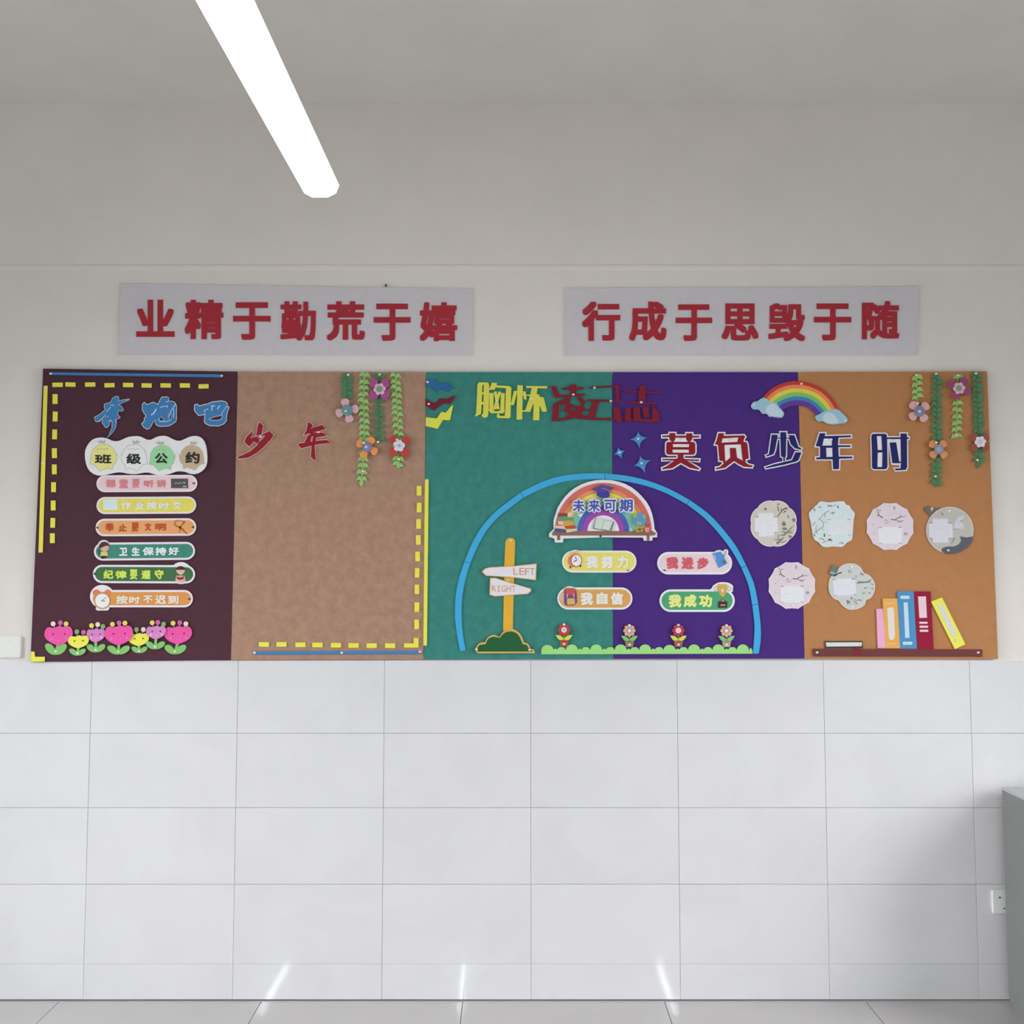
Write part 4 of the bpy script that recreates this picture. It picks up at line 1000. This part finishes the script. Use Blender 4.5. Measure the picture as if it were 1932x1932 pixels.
ink(t, f, d, 'ink_branch', [("1000,700 1080,590 1160,480 1240,430 1330,425", 20, 44), ("1140,470 1090,400", 20, 8), ("1190,570 1270,510", 10, 46), ("1010,300 1040,270 1060,295", 40, 20), ("1000,330 1015,430 1050,510", 14, 30)], .75)
ink(t, f, d, 'ink_patch', [("1135,935 1215,835 1260,905 1290,960 1250,1005 1180,1005", 0, 0), ("1170,1050 1320,1070 1310,1145 1165,1140", 0, 0), ("1480,770 1560,745 1600,810 1575,875 1505,870", 0, 0), ("1330,650 1375,660 1370,750 1340,750", 0, 0), ("1370,1300 1490,1350 1450,1410 1380,1390", 0, 0), ("560,410 640,410 640,480 570,490", 0, 0)], 1.25)
ink(t, f, d, 'bamboo_leaf', [("1100,1190 1250,1230 1500,1225", 8, 40), ("1150,1180 1330,1220 1540,1140", 14, 14), ("1570,960 1440,1090 1220,1310", 8, 60), ("1070,1315 1220,1310", 10, 60), ("860,1450 1000,1460 1130,1460", 10, 50), ("1210,1380 1100,1490 980,1590", 30, 90), ("1130,1560 1320,1500", 40, 10), ("1030,1290 1025,1420", 20, 30)], 1.3)
ink(t, f, d, 'holder_tab', [("240,712 355,700", 16, 16), ("900,705 990,712", 16, 16), ("255,1225 350,1222", 14, 14), ("905,1218 1030,1222", 14, 14)], 1.5)
f = K(1515, 935, .05694)
t, d = card('pale green scalloped calendar card with faint inked birds and branches', f, smooth(S("330,430 430,322 478,300 505,240 600,190 750,212 900,225 1060,205 1350,190 1432,300 1540,330 1590,440 1700,555 1718,640 1680,800 1660,1100 1630,1430 1550,1510 1450,1560 1350,1670 1250,1705 1000,1685 850,1705 700,1700 600,1650 510,1540 400,1480 330,1350 290,1100 250,850 200,680 212,555"), 2), (202, 214, 216), (216, 214, 216), pins=[(970, 300), (975, 1575)])
sheet(t, f, d, S("825,830 1590,830 1590,1310 825,1310"), S("830,870 1580,870 1580,1290 830,1290"), 6, 5, (212, 214, 220), True)
ink(t, f, d, 'ink_branch', [("500,830 640,660 760,560 860,510", 12, 26), ("720,600 730,740", 26, 10), ("560,770 640,850 680,960 670,1040", 20, 20), ("690,1020 560,1100 400,1220", 14, 34), ("440,960 430,1200 480,1260", 10, 30), ("600,1070 710,1150", 24, 10), ("640,880 800,885", 12, 8), ("300,1000 410,880", 14, 30)], 1.55)
ink(t, f, d, 'ink_bird', [("900,590 1050,550", 10, 30), ("940,570 1040,630", 30, 6), ("510,395 610,365", 30, 20), ("370,430 400,520", 40, 16), ("820,340 960,345 1070,300", 40, 14), ("520,1460 590,1410 700,1465", 10, 24), ("1190,1590 1260,1550 1340,1595", 12, 30), ("1140,340 1180,430", 50, 10), ("360,1260 395,1350", 24, 40), ("710,1260 715,1370", 46, 46)], 1.1)
ink(t, f, d, 'ink_boat', [("800,1500 850,1425 920,1425 990,1505", 0, 0), ("640,1570 760,1510", 10, 30)], 1.2)
ink(t, f, d, 'holder_tab', [("815,798 915,795", 16, 12), ("1465,795 1570,790", 14, 20), ("825,1312 920,1318", 16, 12), ("1490,1315 1595,1308", 12, 26)], 1.2)
def wavy12(cx, cy, R):
    pts = []
    for k in range(12):
        a0 = math.radians(15 + 30 * k)
        for u in (0, .12, .5, .88):
            a = a0 + math.radians(30) * u
            r = R * (1.0 if u == 0 else .975 if u != .5 else .945)
            pts.append((cx + r * math.cos(a), cy + r * math.sin(a)))
    return pts
def pinkcard(label, cx, cy, R, s):
    """cx, cy, R in card-local units of the lower pink card"""
    f = K(cx - 950 * s, cy - 960 * s, s)
    t, d = card(label, f, wavy12(950, 960, 802), (212, 198, 206), (226, 210, 224), pins=[(962, 305), (970, 1620)])
    sheet(t, f, d, S("690,970 1215,970 1220,1530 690,1530"), S("560,1000 1330,1000 1345,1500 575,1510"), 4, 5)
    ink(t, f, d, 'ink_branch', [("500,360 555,450 570,560 620,620 710,670", 10, 36), ("590,430 660,415", 26, 10), ("520,605 570,600", 40, 10), ("980,730 1110,745 1180,700 1280,650 1300,590", 30, 22), ("1290,650 1370,640 1490,610", 22, 8), ("1120,745 1240,790 1330,780 1390,760", 14, 16), ("1230,800 1330,835", 16, 10)], 1.0)
    ink(t, f, d, 'ink_blossom', [("760,770 820,740 860,790", 40, 30), ("770,840 860,845 940,800", 34, 14)], 1.0, (188, 150, 164))
    ink(t, f, d, 'ink_seal', [("1410,1155 1530,1160 1520,1240 1410,1250", 0, 0), ("1070,290 1120,300 1120,415 1065,410", 0, 0), ("370,880 430,880 420,910 375,905", 0, 0), ("390,1180 450,1185 410,1215", 0, 0)], 1.65)
    ink(t, f, d, 'holder_tab', [("570,990 680,988", 22, 14), ("1225,985 1330,980", 14, 22), ("585,1508 680,1505", 26, 26), ("1245,1502 1335,1502", 26, 26)], 1.0)
pinkcard('pink twelve-sided calendar card, right of the pale green one', 1679.3, 993.3, 0, .0572)
pinkcard('pink twelve-sided calendar card straddling the purple and orange-brown panels', 1494.1, 1104.6, 0, .05694)
f = K(1740, 935, .06211)
t, d = card('grey round calendar card with a dark fan and tassel, rightmost of all', f, circ(838, 1052, 722, 712, 48), (180, 178, 170), (206, 196, 188), pins=[(820, 462)])
ink(t, f, d, 'fan_print', [("580,1690 600,1600 700,1565 800,1545 960,1545 1100,1490 1180,1380 1150,1240 1350,1272 1535,1240 1545,1330 1480,1450 1370,1580 1200,1690 1050,1745 900,1775 720,1765", 0, 0)], 1.0, (88, 90, 98))
ink(t, f, d, 'blossom_print', [("960,990 980,830 1080,680 1120,620 1290,620 1240,720 1150,760 1260,860 1270,960 1240,1020 1080,1010", 0, 0)], 1.0, (196, 194, 200))
ink(t, f, d, 'ink_branch', [("870,1480 940,1380 980,1280", 16, 40), ("1140,1240 1210,1240", 30, 10), ("1150,770 1230,790", 30, 8), ("960,1020 1150,1010", 14, 8), ("580,540 660,600", 60, 20)], 1.4)
sheet(t, f, d, S("308,705 790,700 800,1430 325,1430"), S("195,850 915,850 935,1290 210,1290"), 4, 8, (206, 204, 212))
ink(t, f, d, 'holder_tab', [("205,828 305,825", 20, 16), ("795,835 910,830", 16, 20), ("215,1298 310,1305", 14, 26), ("810,1300 930,1305", 14, 16)], 1.35)
pin(*f([(790, 1665)])[0], d + .001, t)
poly('tassel', f(smooth(S("60,400 110,330 190,320 260,350 340,380 480,370 560,375 400,450 300,560 220,640 180,540 100,500"), 2)), B0, B0 + .0028, mat(104, 100, 92), t)
poly('tassel_knot', f(S("250,390 290,345 340,380 320,430 280,480")), B0 + .0029, B0 + .0036, mat(206, 184, 168), t)
f = K(1550, 1050, .05694)
t, d = card('grey-green lobed calendar card with a small bird perched at its upper left', f, smooth(S("510,530 560,400 680,290 870,230 1080,235 1230,300 1330,400 1400,540 1540,590 1680,720 1760,880 1775,1000 1750,1170 1680,1320 1570,1410 1480,1440 1440,1590 1310,1690 1150,1750 950,1765 780,1700 640,1580 570,1460 460,1430 330,1320 250,1150 230,950 260,770 340,640 430,620"), 2), (192, 194, 192), (210, 202, 194), pins=[(985, 340), (1030, 1665)])
ink(t, f, d, 'leaf_print', [("1150,900 1230,820 1430,830 1580,800 1660,720 1600,860 1400,880", 0, 0), ("1640,890 1710,940", 24, 34), ("1410,1050 1490,1030", 30, 40), ("1650,1065 1735,1065", 40, 16), ("1350,1235 1430,1200", 20, 40), ("1570,1180 1610,1240", 40, 20), ("1290,570 1400,610", 60, 30), ("980,1350 1010,1410", 30, 50), ("850,1440 870,1590", 60, 20), ("900,1470 940,1560", 70, 30), ("1200,1450 1280,1430", 20, 36), ("1270,1450 1360,1465", 30, 10), ("1130,1550 1190,1565", 40, 14), ("1120,640 1170,660", 40, 20)], 1.3)
ink(t, f, d, 'flower_print', [("1060,1410 1120,1400 1180,1430 1190,1500 1110,1540 1050,1500", 0, 0)], 1, (178, 168, 150))
sheet(t, f, d, S("490,735 1000,725 1050,1280 520,1300"), S("370,790 1115,760 1165,1240 405,1280"), 5, 6, (212, 212, 218))
ink(t, f, d, 'holder_tab', [("365,755 465,758", 20, 14), ("1005,738 1125,738", 24, 24), ("400,1282 490,1280", 14, 26), ("1065,1258 1160,1255", 14, 20)], 1.35)
ink(t, f, d, 'ink_seal', [("880,445 985,450 990,540 880,545", 0, 0)], 1.7)
poly('bird', f(smooth(S("255,520 300,440 350,300 400,270 430,330 480,390 520,460 505,560 450,640 390,660 340,600 270,560"), 2)), B0, B0 + .0045, mat(98, 122, 120), t)
poly('bird_wing', f(smooth(S("260,520 340,500 420,520 470,560 400,590 300,560"), 2)), B0 + .0046, B0 + .0052, mat(140, 166, 162), t)
poly('bird_tail', f(S("370,650 450,650 560,580 690,535 640,520 580,545 430,625")), B0 + .0046, B0 + .0052, BLACK, t)

# ------------------------------------------------------------------ paper books on a paper shelf
f = K(1600, 920, .17595)
t, d = cutout('paper_shelf', 'long brown paper shelf at the bottom of the orange-brown panel', 'shelf', [('shelf_board', [(1533.4, 1223.9), (1853.4, 1225.2), (1853.4, 1239), (1534.2, 1238.4)], .004, mat(106, 56, 56))], pins=[(1541.3, 1231), (1845.5, 1231.2)])
poly('red_patch', [(1611, 1222), (1622, 1222), (1624, 1236), (1612, 1236)], B0 + .0042, B0 + .0047, mat(122, 38, 52), t)
BKG = 'paper books on the paper shelf'
def book(label, outline, col, labels, pins=(), d0=B0, lc=(214, 206, 212)):
    lay = [('cover', f(outline), .004, mat(*col, 'foam'))]
    if labels:
        lay.append(('spine_label', [[f(l)] for l in labels], .0006, mat(*lc)))
    cutout('paper_book', label, 'paper book', lay, BKG, [f([p])[0] for p in pins], d0)
book('thin pink paper book, leftmost of the standing ones', S("303,1300 372,1298 410,1722 318,1720"), (222, 162, 196), [])
book('orange paper book with a long grey label, between pink and blue', S("370,1190 528,1188 557,1723 402,1722"), (240, 162, 84), [smooth(S("420,1310 430,1288 475,1285 492,1310 500,1500 503,1600 480,1632 455,1632 435,1600 428,1450"), 2), stroke(S("402,1240 495,1240"), 5), stroke(S("415,1677 520,1675"), 5)], d0=B0 + .0005, lc=(212, 204, 200))
book('tall blue paper book with a narrow pale label', S("527,1112 703,1112 739,1728 557,1726"), (78, 136, 184), [rr(560, 1158, 662, 1194, 15, 4), S("595,1230 640,1230 660,1610 612,1612"), rr(586, 1652, 692, 1686, 15, 4)], pins=[(638, 1666)], lc=(182, 206, 232))
book('tall maroon paper book with one label and three bars', S("705,1113 886,1113 920,1735 741,1731"), (140, 30, 54), [S("750,1168 835,1165 847,1395 765,1398"), rr(762, 1438, 854, 1460, 9, 3), rr(766, 1480, 860, 1503, 9, 3), rr(768, 1523, 862, 1547, 9, 3)], d0=B0 + .0004, lc=(220, 190, 202))
book('yellow paper book leaning against the maroon one', S("890,1222 1008,1177 1259,1680 1145,1732"), (226, 218, 92), [S("965,1285 975,1268 1010,1266 1040,1310 1168,1570 1160,1590 1130,1602 1100,1570")], pins=[(975, 1262), (1155, 1637)], lc=(206, 202, 196))
cutout('paper_book', 'small white paper book with a dark cover lying flat on the shelf', 'paper book', [('cover', [(1556, 1209.5), (1627, 1209.2), (1628.5, 1222.5), (1556.5, 1223)], .003, mat(56, 60, 58)), ('pages', [(1557.8, 1212), (1625.6, 1211.8), (1626, 1219.3), (1559, 1220)], .002, mat(206, 206, 200))], BKG, [(1560, 1214.5), (1623.5, 1214.8)])

# ------------------------------------------------------------------ cabinet, socket, cover plate
p0 = P(1892, 1500, 0.03); CZ = 0.842
cx0 = P(1891, 1505, 0.05)[0]
GREY = mat(120, 120, 119, 'plastic', 0.95); GREYT = mat(150, 150, 150, 'plastic', 0.7)
t = thing('cabinet', 'dark grey cabinet with rounded lower corner, cut off by the right edge', 'cabinet', 0, 0, world=(cx0 + .3, -.23, 0))
def side_profile():
    y0, y1, zb, zt, r = -0.05, -0.42, 0.0, CZ, 0.06
    pts = [(y0, zt), (y1, zt)]
    for k in range(7):
        a = math.radians(90 * k / 6); pts.append((y1 + r - r * math.cos(a), zb + r - r * math.sin(a)))
    for k in range(7):
        a = math.radians(90 * k / 6); pts.append((y0 - r + r * math.sin(a), zb + r - r * math.cos(a)))
    return pts
sp = side_profile(); ns = len(sp)
mesh_obj('body', [(cx0, y, z) for y, z in sp] + [(cx0 + .62, y, z) for y, z in sp], [tuple(range(ns)), tuple(range(2*ns - 1, ns - 1, -1))] + [(i, (i + 1) % ns, ns + (i + 1) % ns, ns + i) for i in range(ns)], GREY, t)
boxw('top', (cx0 - .004, -.425, CZ), (cx0 + .625, -.047, CZ + .012), GREYT, t, .003)
for k in range(2):
    dr = boxw('door', (cx0 + .01 + .305 * k, -.434, .07), (cx0 + .307 + .305 * k, -.421, CZ - .012), GREY, t, .003)
    boxw('handle', (cx0 + .27 + .06 * k, -.46, .4), (cx0 + .285 + .06 * k, -.434, .52), PINM, dr, .004)
boxw('side_recess', (cx0 - .0025, -.36, .70), (cx0 - .0002, -.26, .76), mat(96, 96, 96, 'plastic', 0.9), t, .001)
a, b = P(1870, 1679, .01), P(1911, 1722.6, .01)
t = thing('wall_socket', 'white wall socket partly hidden behind the grey cabinet', 'socket', 0, 0, world=((a[0] + b[0]) / 2, -.0095, (a[2] + b[2]) / 2))
WPL = mat(224, 223, 216, 'plastic', 0.75)
boxw('cover_plate', (a[0], -.0195, b[2]), (b[0], -.0098, a[2]), WPL, t, .0025, 2)
pxw = P(1886.5, 1693.5, .02)
boxw('socket_hole', (pxw[0] - .0035, -.0201, pxw[2] - .003), (pxw[0] + .0035, -.0196, pxw[2] + .003), BLACK, t)
boxw('socket_hole', (pxw[0] + .0135, -.0201, pxw[2] - .045), (pxw[0] + .0205, -.0196, pxw[2] - .041), BLACK, t)
a, b = P(-44, 1200, 0), P(41, 1241, 0)
t = thing('junction_box', 'white blank cover plate low on the plaster, left of the board', 'cover plate', 0, 0, world=((a[0] + b[0]) / 2, 0, (a[2] + b[2]) / 2))
boxw('cover_plate', (a[0], -.012, b[2]), (b[0], -.0002, a[2]), mat(204, 204, 200, 'plastic', 0.72), t, .003, 2)
